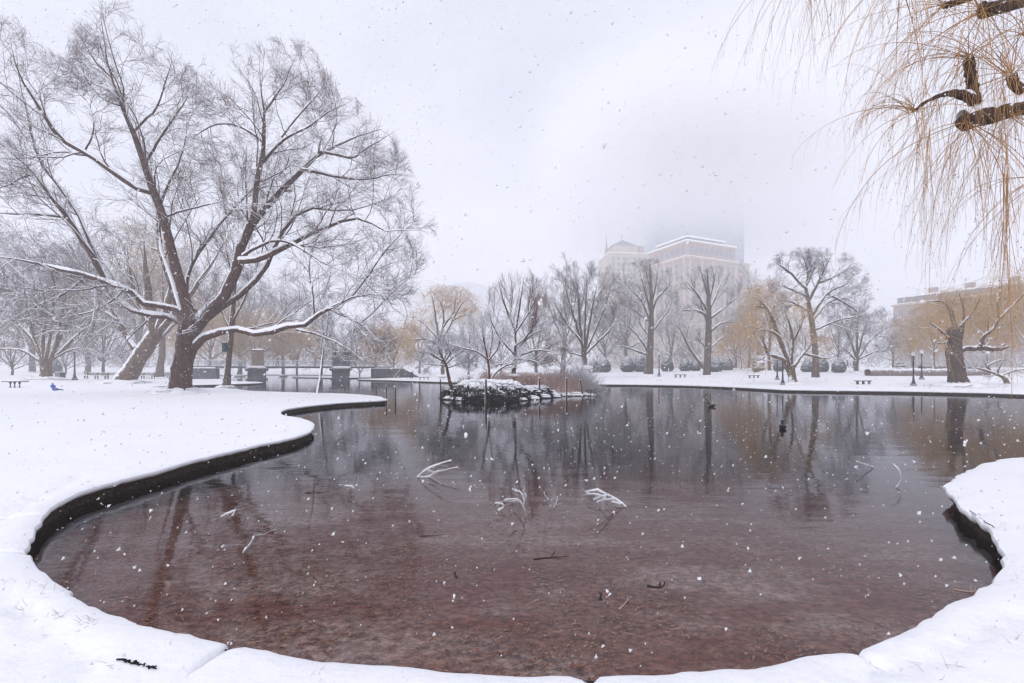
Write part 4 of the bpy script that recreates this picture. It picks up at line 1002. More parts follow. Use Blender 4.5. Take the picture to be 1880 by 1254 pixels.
tips = [((1677,203,DW-.4), 34, (0.5, 1.45), (-0.7, 0, 0.35), 0.5), ((1778,106,DW), 42, (0.7, 1.9), (-0.3, -.1, 0.5), 0.75), ((1735,8,DW+.2), 26, (0.6, 1.5), (-0.6, 0, -0.05), 0.6), ((1856,136,6.0), 46, (0.9, 2.4), (-0.2, 0, 0.6), 0.75),
        ((1806,20,5.3), 40, (0.9, 2.4), (-0.5, 0, -0.2), 0.7), ((1772,225,DW), 34, (0.8, 2.2), (-0.1, 0, -0.6), 0.65), ((1840,205,DW), 26, (0.8, 2.2), (0.1, 0, -0.5), 0.7), ((1890,200,5.5), 26, (1.0, 2.6), (0.1, 0, -0.4), 0.8),
        ((1480,-80,6.3), 32, (0.7, 1.9), (-0.2, 0, -0.2), 0.6), ((1600,-100,6.4), 30, (0.8, 2.0), (0, 0, -0.2), 0.7), ((1740,-110,6.4), 36, (0.8, 2.6), (0, 0, -0.1), 0.8), ((1650,-50,4.9), 30, (0.6, 1.8), (-0.3, 0, -0.2), 0.6),
        ((1850,-90,6.2), 36, (1, 3.0), (0, 0, 0), 0.9), ((1905,330,5.4), 30, (1.0, 2.2), (-0.3, 0, -0.4), 0.5), ((1880,60,5.4), 26, (1.2, 3.0), (-.2, 0, 0), 0.8), ((1540,-90,6.1), 30, (0.6, 1.7), (-.2, 0, -0.2), 0.6)]
main = []
for (x, y, d), n, L, aim, sp in tips: main.append(shoots(at(x, y, d), n * 0.72, L, aim, sp, r=0.005))
# the long bundle that falls past the far bank
for q in range(8):
    x0 = 1842 + rgw.uniform(-2, 6); n = rgw.integers(1, 3)
    main.append(shoots(at(x0, rgw.uniform(190, 330), 5.5), n, (1.6, 2.4) if q > 4 else (1.9, 2.7), (0.01, 0, -1), 0.03, r=0.005))
for q in range(16):
    main.append(shoots(at(rgw.uniform(1640, 1880), rgw.uniform(60, 260), 5.5), 3, (0.8, 1.7), (0, 0, -1), 0.12, r=0.003))
P = np.concatenate([m[0] for m in main]); R = np.concatenate([m[1] for m in main])
v1 = tubes(P, R, 4)
# hanging side shoots
t_ = spawn(P, R, 5, 0.4, 0.5, 8, rgw, tmin=0.35, wob=0.06, up=-0.35, rr=0.5, rmin=0.0012, Lmin=0.15, Lmax=0.9, taper=0.5)
v2 = tubes(t_[0], t_[1], 3)
v, f = join([v1, v2])
o = link('hanging_shoots', mesh_np('hanging_shoots', v - ob, f, True, M['whip_near']), nw); o['kind'] = 'stuff'
# dry leaves and buds near the shoot tips
A = np.concatenate([P[:, 9:].reshape(-1, 3), t_[0][:, 4:].reshape(-1, 3)]); sel = rgw.random(len(A)) < 0.20; A = A[sel]; n = len(A)
dn = norm(rgw.normal(0, 0.35, (n, 3)) + [0, 0, -1]); sd = norm(np.cross(dn, rgw.standard_normal((n, 3)))); Lb = rgw.uniform(0.008, 0.026, n)[:, None]; Wb = Lb * 0.22
bv = np.stack([A, A + dn * Lb * .5 + sd * Wb, A + dn * Lb, A + dn * Lb * .5 - sd * Wb], 1).reshape(-1, 3)
bf = (np.arange(n) * 4)[:, None] + np.array([[0, 1, 2, 3]])
o = link('dry_leaves', mesh_np('dry_leaves', bv - ob, bf, False, M['bud']), nw); o['kind'] = 'stuff'

# ------------------------------------------------------------------ island
gx, gy = np.meshgrid(np.linspace(-6, 6.6, 110), np.linspace(23.5, 35.5, 90))
def isl_z(x, y):
    x = np.asarray(x, float); y = np.asarray(y, float); H = np.full(x.shape, -0.5)
    for cx_, cy_, a_, b_, h_ in ((0.7, 32.6, 4.9, 2.9, 0.55), (-1.3, 28.2, 2.7, 2.9, 1.0), (-3.1, 30.6, 1.5, 1.5, 0.50), (0.6, 30.2, 2.6, 2.2, 0.62)):
        an = np.arctan2(y - cy_, x - cx_); e = 1 - np.hypot((x - cx_) / a_, (y - cy_) / b_) * (1 + 0.06 * np.sin(3 * an + 1) + 0.05 * np.sin(7 * an))
        H = np.maximum(H, np.where(e > 0, h_ * np.clip(e / 0.45, 0, 1) ** 0.6 + .02, -0.5))
    return WATER + H + np.where(H > 0, (vnoise(x, y, 0.6, 60) * 0.16 + vnoise(x, y, 0.25, 61) * 0.10) * np.clip(H * 4, 0, 1), 0)
def shore(x):
    yy = np.linspace(24, 34, 300); return yy[int(np.argmax(isl_z(x + 0 * yy, yy) > WATER - .1))]
iz = isl_z(gx, gy); nx_, ny_ = gx.shape[1], gx.shape[0]
ii = (np.arange(ny_ - 1)[:, None] * nx_ + np.arange(nx_ - 1)[None]).ravel(); iq = np.stack([ii, ii + 1, ii + nx_ + 1, ii + nx_], 1)
zq = iz.ravel()[iq].max(1); iq = iq[zq > WATER - 0.4]
mi = snowy('island_snow', (0.008, 0.007, 0.007), (0.03, 0.024, 0.02), 3, (0, 0, 1), 0.62, 0.10, 3, 0.5, None, 0.04)
isl = link('island', mesh_np('island', np.stack([gx, gy, iz], -1).reshape(-1, 3), iq, True, mi)); tag(isl, 'small snow-capped island in the pond', kind='structure')
# dark brush hanging over the front of the mound
rg = RG(120); n = 14000
bx_ = rg.uniform(-4.9, 2.6, n); by_ = rg.uniform(24.8, 31.5, n); h = isl_z(bx_, by_); ok = (h > WATER + 0.03) & (h < WATER + 0.80 + 0.12 * rg.standard_normal(n)) & (isl_z(bx_, by_ - 1.3) < WATER) ; bx_, by_, h = bx_[ok], by_[ok], h[ok]; n = len(bx_)
C = np.empty((n, 4, 3)); C[:, 0] = np.stack([bx_, by_, h], 1); d = norm(np.stack([rg.normal(0, .5, n), rg.normal(-0.75, .25, n), rg.uniform(0.1, 0.9, n)], 1))
for k in range(1, 4): d = norm(d + [0, -0.05, -0.45]); C[:, k] = C[:, k - 1] + d * 0.10
C[..., 2] = np.maximum(C[..., 2], WATER - 0.02)
v, f = tubes(C, np.repeat([[0.02, 0.018, 0.013, 0.006]], n, 0), 3); o = link('bank_brush', mesh_np('bank_brush', v, f, True, M['brush'])); tag(o, 'dark matted brush overhanging the front shore of the island', 'brush', kind='stuff')
# lumps of snow that sit on it
n = 1500; sx = rg.uniform(-4.2, 3.4, n); sy = rg.uniform(25.2, 31.3, n); sh = isl_z(sx, sy); ok = (sh > WATER + 0.30) & ((isl_z(sx, sy - 1.0) > WATER + .3) | (rg.random(n) < .18)); sx, sy, sh = sx[ok], sy[ok], sh[ok]
mbs = MB()
for q in range(len(sx)): mbs.ball((sx[q], sy[q], sh[q] + 0.05), (rg.uniform(.05, .2), rg.uniform(.05, .16), rg.uniform(.03, .07)), 6, 4)
o = mbs.build('brush_snow', M['snow'], smooth=True); tag(o, 'clumps of snow resting on the island brush', 'snow', kind='stuff')
# rocks
def rock(x, y, r, seed):
    rg = RG(seed); me = MB().ball((0, 0, 0), 1, 12, 8); V = me.V[0]
    V *= (1 + 0.28 * vnoise(V[:, 0] * 3 + seed, V[:, 1] * 3 + V[:, 2] * 4, 1.3, seed))[:, None]; V *= np.array([r * rg.uniform(1.1, 1.6), r, r * rg.uniform(0.5, 0.7)])
    o = me.build('rock', M['rock'], smooth=True); o.location = (x, y, WATER + 0.06 * r)
    s = MB().ball((0, 0, 0), 1, 12, 6); s.V[0] *= np.array([r * 1.12, r * .85, r * 0.18]); s.V[0] += [0, 0, r * 0.50]; s.build('snow_cap', M['snow'], o, True)
    return o
rk = [(957, 29.0, .26), (975, 28.7, .34), (998, 28.7, .36), (1019, 28.9, .30), (1038, 29.3, .34), (1058, 29.8, .38), (1075, 30.4, .25), (846, 28.3, .28), (828, 29.6, .32), (1086, 31.2, .22)]
rl = ['snow-capped rock at the island shore just right of the dark brush', 'broad snow-capped rock left of the first tilted post right of the brush', 'snow-capped rock right beneath the post on the island front', 'snow-capped rock midway between the two right island posts',
      'snow-capped rock just left of the second straight island post', 'largest right-hand island rock, between the straight and the leaning post', 'small dark rock near the rightmost short stakes', 'rock at the left foot of the island mound', 'rock at the leftmost tip of the island below the dense tree', 'smallest rock, at the extreme right tip of the island']
for q, (px, D, r) in enumerate(rk):
    for _ in range(3): D = shore((px - CX) / F * D) + r * .5
    tag(rock((px - CX) / F * D, D, r, 200 + q), rl[q], 'rock', 'rocks round the island shore')
# reeds
n = 7000; rx = rg.uniform(-2.2, 5.0, n); ry = rg.uniform(29.8, 34.0, n); rz = isl_z(rx, ry); ok = (rz > WATER + 0.15) & (vnoise(rx, ry, 1.2, 70) > -0.2); rx, ry, rz = rx[ok], ry[ok], rz[ok]; n = len(rx)
C = np.empty((n, 3, 3)); C[:, 0] = np.stack([rx, ry, rz], 1); d = norm(rg.normal(0, .14, (n, 3)) + [0.08, 0, 1]); L = rg.uniform(.4, 1.05, n)[:, None]
C[:, 1] = C[:, 0] + d * L * .5; d = norm(d + rg.normal(0, .12, (n, 3))); C[:, 2] = C[:, 1] + d * L * .5
v, f = tubes(C, np.repeat([[.010, .008, .005]], n, 0), 3); o = link('reeds', mesh_np('reeds', v, f, False, M['reed'])); tag(o, 'pinkish dry reeds growing across the island', 'reeds', kind='stuff')
# twiggy shrubs
def bush(px, D, w, h, n, mat, label, seed, zfun=None, cat='shrub'):
    rg = RG(seed); x = (px - CX) / F * D; z0 = isl_z(np.array([x]), np.array([D]))[0] if zfun is None else zfun(x, D)
    root = empty('twiggy_shrub', (x, D, max(z0, WATER))); tag(root, label, cat)
    P = np.zeros((n, 6, 3)); a = rg.uniform(0, 6.28, n); el = rg.uniform(0.15, 1.45, n); d = np.stack([np.cos(a) * np.cos(el) * w / h, np.sin(a) * np.cos(el) * w / h, np.sin(el)], 1)
    P[:, 0] = rg.normal(0, 0.08, (n, 3)) * [1, 1, 0]
    for k in range(1, 6): d = d + rg.normal(0, .12, d.shape); P[:, k] = P[:, k - 1] + d * h / 5.5 * rg.uniform(.75, 1.1, (n, 1))
    P[..., 2] = np.maximum(P[..., 2], 0.02)
    R = np.repeat([np.linspace(.014, .006, 6)], n, 0)
    v, f = tubes(P, R, 3); link('stems', mesh_np('stems', v, f, True, mat), root)
    C, Rr = spawn(P + [0, 0, 1], R, 8, .35, .7, 3, rg, wob=.2, rmin=.005, Lmin=.1, Lmax=.5); v, f = tubes(C - [0, 0, 1], Rr, 3); o = link('twigs', mesh_np('twigs', v, f, True, mat), root); o['kind'] = 'stuff'
bush(1064, 32.0, 1.9, 2.0, 260, M['twig_frost'], 'pale snowy twig shrub over the rocks at the right end of the island', 301)
bush(1010, 32.2, 1.4, 1.3, 160, M['twig_frost'], 'low snowy shrub among the reeds in the middle right of the island', 302)
bush(858, 31.6, 1.1, 0.9, 110, M['twig_red'], 'brown rounded shrub behind the dense tree at the left of the island', 303)
bush(1083, 32.8, 1.4, 1.5, 160, M['twig_frost'], 'snow-dusted shrub at the very right tip of the island', 304)
bush(1035, 33.4, 1.4, 1.5, 160, M['twig_red'], 'reddish shrub behind the reeds at the right of the island', 305)

# posts
def post(px, top, bot, D, w, label, lean=0.0, group='posts standing in the water'):
    b_ = np.array([(px - CX) / F * D, D, WATER - 0.25]); H = HC + (HOR - top) / F * D - b_[2]; rg = RG(int(px))
    P = np.array([(0, 0, 0), (lean * .5, 0, H * .5), (lean, 0.0, H)]); m = MB().tube(smooth_poly(P, 6), np.array([1, 1.02, .97, 1, .95, .9]) * w / 2, 8)
    o = m.build('wooden_post', M['wood_post'], smooth=False, loc=tuple(b_)); tag(o, label, 'post', group)
    cap = MB().ball((lean, 0, H + 0.01), (w * .5, w * .5, w * .35), 8, 4); cap.build('snow_cap', M['snow'], o, True)
post(633, 707, 722, 33, .05, 'thin stake farthest left, in the water behind the tip of the near bank')
post(657, 708, 724, 32, .05, 'thin stake second from the left in the water behind the near bank')
post(690.5, 708, 726, 31, .07, 'stake just left of the bank tip in the water')
post(709, 708, 733, 25.5, .075, 'dark stake touching the tip of the near left bank')
post(726, 711, 735, 25.5, .085, 'pale snowy stake just right of the bank tip')
post(808.5, 694, 728, 31, .09, 'tall thin post left of the island')
post(840.5, 717, 735, 27, .07, 'short stake in front of the left shore of the island')
post(892, 697, 748, 23.8, .12, 'post standing before the dark brush of the island')
post(991, 694, 730, 28.6, .13, 'slightly leaning post at the centre right of the island shore', -0.04)
post(1040, 694, 731, 29.3, .12, 'straight post at the right of the island shore')
post(1071, 697, 729, 30.0, .11, 'post leaning left near the right end of the island', -0.22)
post(1084, 714, 729, 29.5, .07, 'short stake, left one of the pair past the island tip')
post(1090, 714, 732, 28.5, .085, 'short stake, right one of the pair past the island tip')

# ------------------------------------------------------------------ snow-covered branches lying in the water
def branch(lines, label, w=2.2, extra=5, seed=0):
    extra += 3
    rg = RG(400 + seed); x0, y0 = lines[0][0]; D = (HC - WATER) * F / (y0 - HOR); b_ = at(x0, y0, D)
    root = empty('fallen_branch', tuple(b_)); tag(root, label, 'branch', 'snowy branches poking out of the water')
    Ps, Rs = [], []
    for q, ln in enumerate(lines):
        w = w * (0.5 if q == 0 else 1); s = rg.uniform(-.25, .25); P = np.array([at(x, y, D + s * i) for i, (x, y) in enumerate(ln)]); Ps.append(smooth_poly(P, 8)); Rs.append(np.linspace(w, w * .5, 8) / 2 / F * D * (1 if q == 0 else .75))
    P = np.stack(Ps) + rg.normal(0, .004, (len(Ps), 8, 3)); R = np.stack(Rs)
    v, f = tubes(P, R, 6); link('stem', mesh_np('stem', v - b_, f, True, M['twig_branch']), root)
    C, Rr = spawn(P + [0, 0, 2], R, extra, .35, .6, 5, rg, wob=.12, rmin=.0025, Lmin=.08, Lmax=.4, rr=.6); C = C - [0, 0, 2]; v, f = tubes(C, Rr, 4); link('twigs', mesh_np('twigs', v - b_, f, True, M['twig_branch']), root)['kind'] = 'stuff'
    v, f = snow_on(np.concatenate([P]), R, rg, 1.1, minh=.1); link('snow', mesh_np('snow', v - b_, f, True, M['snow']), root)
branch([[(1151,932),(1135,920),(1120,910),(1098,898),(1075,904)],[(1140,925),(1118,919),(1100,907),(1080,908)],[(1130,917),(1108,917),(1095,922)],[(1118,909),(1104,912),(1090,918)],[(1150,932),(1130,929),(1112,925),(1105,912)]], 'largest snowy branch in the water, fan-shaped, right of centre', 2.6, 3, 1)
branch([[(967,946),(961,930),(955,921),(945,916),(927,919)],[(960,927),(962,912),(955,903),(944,900)],[(962,925),(966,910),(961,903)],[(950,918),(938,921),(930,917)]], 'forked upright snowy branch at the centre of the pond', 2.8, 3, 2)
branch([[(1009,934),(1012,924),(1011,917)],[(1018,933),(1022,922),(1024,912)],[(1007,918),(1001,910),(998,903)],[(1016,932),(1020,928),(1026,927)]], 'small cluster of three snowy twigs between the two bigger branches', 1.8, 1, 3)
branch([[(766,876),(778,864),(800,853),(830,845)],[(766,876),(785,877),(805,866),(840,857)],[(785,862),(795,868),(806,864)],[(770,877),(800,880),(812,888)]], 'pale arching twigs left of centre, farther out than the others', 1.4, 3, 4)
branch([[(622,891),(640,890),(655,893),(666,897)],[(632,893),(645,891),(650,896)]], 'small snowy twig near the dark reflection of the left bank', 1.8, 2, 5)
branch([[(446,1015),(456,1003),(467,988),(466,980)]], 'single bent white stick in the shallow left water', 2.2, 1, 6)
branch([[(1605,858),(1590,853),(1572,847)]], 'thin white stick in the right water', 1.6, 1, 7)
branch([[(1645,895),(1655,880),(1653,865),(1640,852)]], 'thin dark arched reed twig near the right bank', .7, 1, 8)
branch([[(405,950),(415,943),(432,938)],[(425,948),(430,941),(433,935)]], 'two short white sticks near the left wall', 1.5, 1, 9)
branch([[(915,937),(930,928),(922,924),(908,922)]], 'short white twig left of the forked upright branch', 1.3, 1, 10)
# dark sodden sticks
def stick(px, py, L, a, w, label, mat=None):
    D = (HC - WATER) * F / (py - HOR); b_ = at(px, py, D); u = np.array([math.cos(a), math.sin(a), 0.06]); rg = RG(int(px + py))
    P = smooth_poly([(0, 0, 0)] + [tuple(u * L * t + rg.normal(0, .02, 3) * [1, 1, .3]) for t in (.35, .7, 1)], 7)
    m = MB().tube(P, np.linspace(w, w * .4, 7), 5); m.tube([P[3], P[3] + [L * .12, L * .15, .03], P[3] + [L * .15, L * .3, .02]], w * .5, 4)
    tag(m.build('stick', mat or M['wood_dark'], smooth=True, loc=tuple(b_)), label, 'stick', 'sodden sticks in the shallows')
stick(980, 1027, .30, .1, .010, 'dark floating stick near the centre of the pond')
stick(1188, 1075, .14, .1, .012, 'short dark chunk of wood in the right shallows')
stick(1137, 1118, .22, .9, .006, 'pale brown stick slanting in the lower right shallows', M['reed'])
stick(1105, 1100, .08, 1.8, .010, 'tiny dark peg of wood below the centre')
stick(840, 1060, .10, 1.9, .008, 'rust-brown stub poking up left of centre')
stick(1590, 1098, .16, .7, .006, 'thin light stick near the right wall', M['reed'])
stick(1750, 1082, .16, -0.2, .006, 'thin twig touching the right snowy edge', M['reed'])
stick(770, 985, .25, -.05, .006, 'long thin dark stick in the middle left water')
stick(560, 905, .3, .1, .006, 'dark stick near the left bank corner')

# ------------------------------------------------------------------ ducks
def duck(px, py, label, rz):
    D = (HC - WATER) * F / (py - HOR); root = empty('duck', ((px - CX) / F * D, D, WATER), rz); tag(root, label, 'duck', 'ducks on the pond')
    dm = flat('duck_feathers', (0.02, 0.018, 0.018), .6); m = MB()
    m.ball((0, 0, .045), (.17, .085, .075), 14, 9); V = m.V[0]; t = (V[:, 0] / .17); V[:, 2] += np.where(t < -.4, (-t - .4) * .09, 0); V[:, 1] *= np.where(t < -.3, 1 - (-t - .3) * .7, 1)
    m.tube(smooth_poly([(.09, 0, .07), (.135, 0, .13), (.14, 0, .19), (.15, 0, .215)], 6), [.055, .042, .034, .034, .04, .038], 10); m.ball((.158, 0, .215), (.05, .038, .038), 10, 7)
    m.build('body', dm, root, True)
    MB().tube([(.195, 0, .21), (.225, 0, .203), (.25, 0, .20)], [.018, .016, .012], 8).build('bill', flat('duck_bill', (.25, .17, .04), .5), root)
    MB().ball((-.02, .075, .07), (.11, .02, .045), 10, 6).build('wing', dm, root, True); MB().ball((-.02, -.075, .07), (.11, .02, .045), 10, 6).build('wing', dm, root, True)
duck(1437, 787, 'dark duck nearer the camera on the right half of the pond', 1.1)
duck(1307, 747, 'small dark duck farther off, near the far bank', 2.6)

# ------------------------------------------------------------------ clipped cone shrubs
def cone(px, top, bot, w, label, gold=False, seed=0):
    D = 34.0; b_ = place(px, bot) if bot > 679 else place(px, 679)
    D = min(b_[1], 92); x = (px - CX) / F * D; z0 = terrain(x, D); b_ = (x, D, z0)
    H = 1.15 * (bot - top) / F * D; r = w / 2 / F * D; rg = RG(500 + seed)
    n, k = 26, 18; t = np.linspace(0, 1, k)
    prof = np.interp(t, [0, .06, .2, .4, .6, .8, .93, 1], [.55, .82, 1, .95, .78, .52, .26, .02])
    a = np.arange(n) * 2 * math.pi / n; bump_ = 1 + 0.09 * rg.standard_normal((k, n)) * np.minimum(1, prof * 3)[:, None]
    V = np.stack([r * prof[:, None] * bump_ * np.cos(a), r * prof[:, None] * bump_ * np.sin(a), np.repeat((t * H)[:, None], n, 1) + 0.03 * rg.standard_normal((k, n)) * (t[:, None] > .05)], -1).reshape(-1, 3)
    i = np.arange(k - 1)[:, None] * n; j = np.arange(n)[None]; j2 = (j + 1) % n; Q = np.stack([i + j, i + j2, i + n + j2, i + n + j], -1).reshape(-1, 4)
    root = empty('cone_shrub', b_); tag(root, label, 'shrub', 'clipped cone shrubs across the far lawn')
    link('foliage', mesh_np('foliage', V, Q, True, M['shrub_gold'] if gold else M['shrub']), root)
    m_ = 420; ti = rg.random(m_) ** .8; ai = rg.uniform(0, 6.28, m_); pr = np.interp(ti, t, prof) * r; P0 = np.stack([pr * np.cos(ai), pr * np.sin(ai), ti * H], 1); d = norm(P0 * [1, 1, 0] + [0, 0, .5] + rg.normal(0, .3, (m_, 3)))
    C = np.stack([P0 - d * .03, P0 + d * .12], 1); v, f = tubes(C, np.repeat([[.02, .008]], m_, 0), 3); o = link('sprigs', mesh_np('sprigs', v, f, False, M['shrub_gold'] if gold else M['shrub']), root); o['kind'] = 'stuff'
    MB().tube([(0, 0, -.2), (0, 0, .25)], .07, 6).build('stem', M['bark_far'], root)
cs = [(1090, 655, 677, 20, 'cone shrub partly behind the first right-hand island twigs, leftmost of all'), (1108, 653, 678, 27, 'wide snowy cone shrub second from the left, just right of the island'), (1152, 653, 679, 25, 'blue-grey cone shrub left of the straight-trunked tree'),
      (1176, 653, 682, 24, 'cone shrub half hidden behind the straight trunk'), (1225, 655, 682, 22, 'dark-based cone shrub standing alone right of the slim lamp post'), (1258, 656, 677, 20, 'pale cone shrub left of the stubby-limbed tree'),
      (1277, 658, 676, 17, 'small pale cone shrub behind the low left limb of the stubby-limbed tree'), (1307, 657, 677, 15, 'cone shrub just peeking right of the stubby-limbed tree trunk'), (1315, 660, 683, 22, 'dark round-based cone shrub nearest the stubby-limbed tree on its right'),
      (1336, 656, 678, 20, 'tall pale cone shrub right of the stubby-limbed tree'), (1396, 655, 684, 28, 'olive-gold cone shrub left of the orange willow trunk'), (1430, 660, 682, 18, 'cone shrub between the orange willow and the forked willow'),
      (1482, 662, 683, 20, 'broad snowy cone shrub left of the tall twisty trunk'), (1511, 658, 683, 18, 'tall cone shrub just right of the tall twisty trunk'), (1540, 660, 684, 22, 'rightmost cone shrub, grey, left of the purplish tree')]
for q, (px, t, b2, w, lab) in enumerate(cs): cone(px, t, b2, w, lab, gold=(px == 1396), seed=q)
cone_l = [(100, 648, 672, 22, 'round snowy shrub on the far left lawn behind the litter bin')]
for q, (px, t, b2, w, lab) in enumerate(cone_l): cone(px, t, b2, w, lab, seed=40 + q)
# tiered evergreen
b_ = place(1652, 682); Hh = 20 / F * b_[1]; root = empty('evergreen_shrub', tuple(b_)); tag(root, 'low tiered evergreen shrub with layers of snow behind the hedge', 'shrub')
for q in range(4):
    r = (1.5 - q * .33) * Hh * .55; z0 = q * Hh * .23; m = MB().lathe([(r * .3, z0 + .05), (r, z0), (r * .95, z0 + .09), (r * .3, z0 + Hh * .28)], n=16); m.V[0] += RG(q).normal(0, .05, m.V[0].shape); m.build('branch_tier', M['evergreen'], root, True)
# hedge, built as one clipped hedge per run
def hedge(px0, px1, D, h, label, py=None):
    x0, x1 = (px0 - CX) / F * D, (px1 - CX) / F * D; nx = int((x1 - x0) / .3); z0 = terrain((x0 + x1) / 2, D); rg = RG(int(px0)); X, Y = np.meshgrid(np.linspace(x0, x1, nx), np.arange(7))
    prof = np.array([(-.45, -.3), (-.48, h * .3), (-.46, h * .8), (-.25, h), (.25, h), (.46, h * .8), (.45, -.3)]); V = np.stack([X, D + prof[:, 0:1] + 0 * X, z0 + prof[:, 1:2] + 0 * X], -1); V += rg.normal(0, .045, V.shape)
    ii = (np.arange(6)[:, None] * nx + np.arange(nx - 1)[None]).ravel(); Q = np.stack([ii, ii + 1, ii + nx + 1, ii + nx], 1); c = V.reshape(-1, 3)
    o = link('hedge', mesh_np('hedge', c, Q, True, M['hedge'])); tag(o, label, 'hedge')
hedge(1593, 1812, 62, .95, 'long low clipped hedge with snow on top behind the twin lamp posts')
hedge(1690, 1800, 75, 1.0, 'second hedge a little farther back, above the long low hedge')

# ------------------------------------------------------------------ street furniture
def lamp():
    root = empty('lamp_post'); m = MB()
    m.lathe([(.02, 0), (.24, 0), (.24, .10), (.19, .12), (.19, .24), (.13, .28), (.12, .45), (.09, .52)], n=14).build('base', M['iron'], root)
    MB().lathe([(.085, .50), (.065, 1.2), (.055, 2.2), (.048, 2.85), (.07, 2.88), (.07, 2.93), (.045, 2.96)], n=12).build('post', M['iron'], root, True)
    MB().lathe([(.05, 2.95), (.10, 3.02), (.11, 3.05), (.07, 3.06)], n=12).build('lantern_holder', M['iron'], root)
    MB().lathe([(.05, 3.05), (.13, 3.10), (.17, 3.22), (.155, 3.36), (.10, 3.46), (.03, 3.50)], n=14).build('globe', M['globe'], root, True)
    MB().lathe([(.11, 3.46), (.06, 3.53), (.02, 3.60), (.001, 3.66)], n=12).build('finial', M['iron'], root, True)
    MB().ball((0, 0, 3.50), (.13, .13, .05), 10, 5).build('snow_cap', M['snow'], root, True)
    MB().ball((0, 0, .12), (.26, .26, .05), 10, 4).build('base_snow', M['snow'], root, True)
    return root
lp = lamp(); first = True
for px, top, bot, lab in [(1677, 644, 708, 'nearer of the twin lamp posts right of the stone bench, taller looking'), (1692, 641, 697, 'farther of the twin lamp posts, just right of the nearer one'), (1437, 645, 706, 'lamp post in front of the forked willow at the bank'),
                          (1427, 645, 697, 'lamp post just left behind the one at the forked willow'), (1210, 644, 691, 'slim lamp post right of the straight-trunked tree'), (137, 636, 698, 'lamp post between the litter bin and the park benches on the left lawn'),
                          (1157, 648, 681, 'small distant lamp post before the blue-grey cone shrub'), (1259, 643, 678, 'tiny distant lamp post in front of the pale cone shrub')]:
    o = lp if first else copy_tree(lp); first = False
    b_ = place(px, max(bot, 680)); s = (bot - top) / F * b_[1] / 3.66; o.location = tuple(b_); o.scale = (s * (1.15 if px != 1259 else .8),) * 2 + (s,); tag(o, lab, 'lamp post', 'park lamp posts')

def backless():
    root = empty('stone_bench'); MB().box((0, 0, .42), (1.9, .42, .09)).build('seat', M['wood_dark'], root)
    for x in (-.72, 0, .72): MB().box((x, 0, .19), (.09, .3, .40)).box((x, 0, .03), (.16, .36, .06)).build('leg', M['wood_dark'], root)
    m = MB().box((0, 0, .495), (1.88, .40, .06), taper=.93); m.build('snow', M['snow'], root, True); return root
bb = backless(); first = True
for px, bot, w, lab in [(1585, 706, 28, 'dark backless bench on the right lawn by the bank, left of the twin lamp posts'), (1249, 693, 22, 'small backless bench between the slim lamp post and the stubby-limbed tree'), (1384, 694, 20, 'small backless bench under the hanging twigs of the orange willow'),
                        (778.5, 697, 19, 'small backless bench beside the person walking up from the bridge')]:
    o = bb if first else copy_tree(bb); first = False
    b_ = place(px, bot); s = w / F * b_[1] / 1.9; o.location = tuple(b_); o.scale = (s, s, s); tag(o, lab, 'bench', 'backless benches by the water')
# stone table left
b_ = place(28, 712); k_ = b_[1] / F; root = empty('stone_table', tuple(b_)); tag(root, 'dark picnic table on scroll legs with snow on top at the far left', 'table')
MB().box((0, 0, 11.2 * k_), (34 * k_, 16 * k_, 1.4 * k_)).build('table_top', M['wood_dark'], root); MB().box((0, 0, 12.6 * k_), (33.6 * k_, 15.6 * k_, 1.6 * k_), taper=.95).build('snow', M['snow'], root)
for dx in (-9, -1, 8): m = MB().lathe([(1.9 * k_, 0), (1.9 * k_, .8 * k_), (.8 * k_, 2 * k_), (.9 * k_, 6 * k_), (1.6 * k_, 9 * k_), (2.4 * k_, 10.6 * k_)], c=(dx * k_, 0, 0), n=8); m.build('leg', M['wood_dark'], root)
def park_bench():
    root = empty('park_bench')
    for q in range(4): MB().box((0, -.22 + q * .12, .44), (2.9, .09, .03)).build('seat_slat', M['wood_bench'], root)
    for q in range(3): MB().box((0, .24 + q * .03, .58 + q * .12), (2.9, .03, .09)).build('back_slat', M['wood_bench'], root)
    for x in (-1.4, 0, 1.4):
        m = MB().box((x, -.2, .21), (.09, .08, .42)).box((x, .22, .42), (.09, .08, .86)).box((x, 0, .40), (.09, .5, .07)).box((x, -.05, .62), (.06, .5, .05)); m.build('leg', M['granite'], root)
    MB().box((0, -.02, .49), (2.85, .44, .07), taper=.95).build('snow', M['snow'], root, True); MB().box((0, .30, .89), (2.9, .07, .05), taper=.9).build('back_snow', M['snow'], root, True); return root
pb = park_bench(); first = True
for px, lab in [(177, 'leftmost park bench with slatted back, right of the lamp post'), (214, 'park bench ending behind the thick leaning trunk'), (262, 'park bench just right of the leaning trunk foot'), (310, 'rightmost park bench, between the yellow willow and the great trunk')]:
    o = pb if first else copy_tree(pb); first = False
    b_ = place(px, 696); s = 40 / F * b_[1] / 2.95; o.location = tuple(b_); o.scale = (s, s, s); tag(o, lab, 'bench', 'park benches on the left lawn')
b_ = place(110.5, 697); k_ = b_[1] / F; root = empty('litter_bin', tuple(b_)); tag(root, 'square dark litter bin with snow on top between the many-stemmed tree and the lamp post', 'litter bin')
MB().box((0, 0, 6 * k_), (10.5 * k_, 10 * k_, 12 * k_)).build('bin_body', M['iron'], root)
for q in range(7): MB().box(((-4.5 + q * 1.5) * k_, -5.15 * k_, 6 * k_), (.8 * k_, .3 * k_, 11 * k_)).build('slat', M['iron_pale'], root)
MB().box((0, 0, 12.5 * k_), (11.4 * k_, 11 * k_, 1 * k_)).build('lid', M['iron'], root); MB().box((0, 0, 13.6 * k_), (11 * k_, 10.6 * k_, 1.4 * k_), taper=.85).build('snow', M['snow'], root)
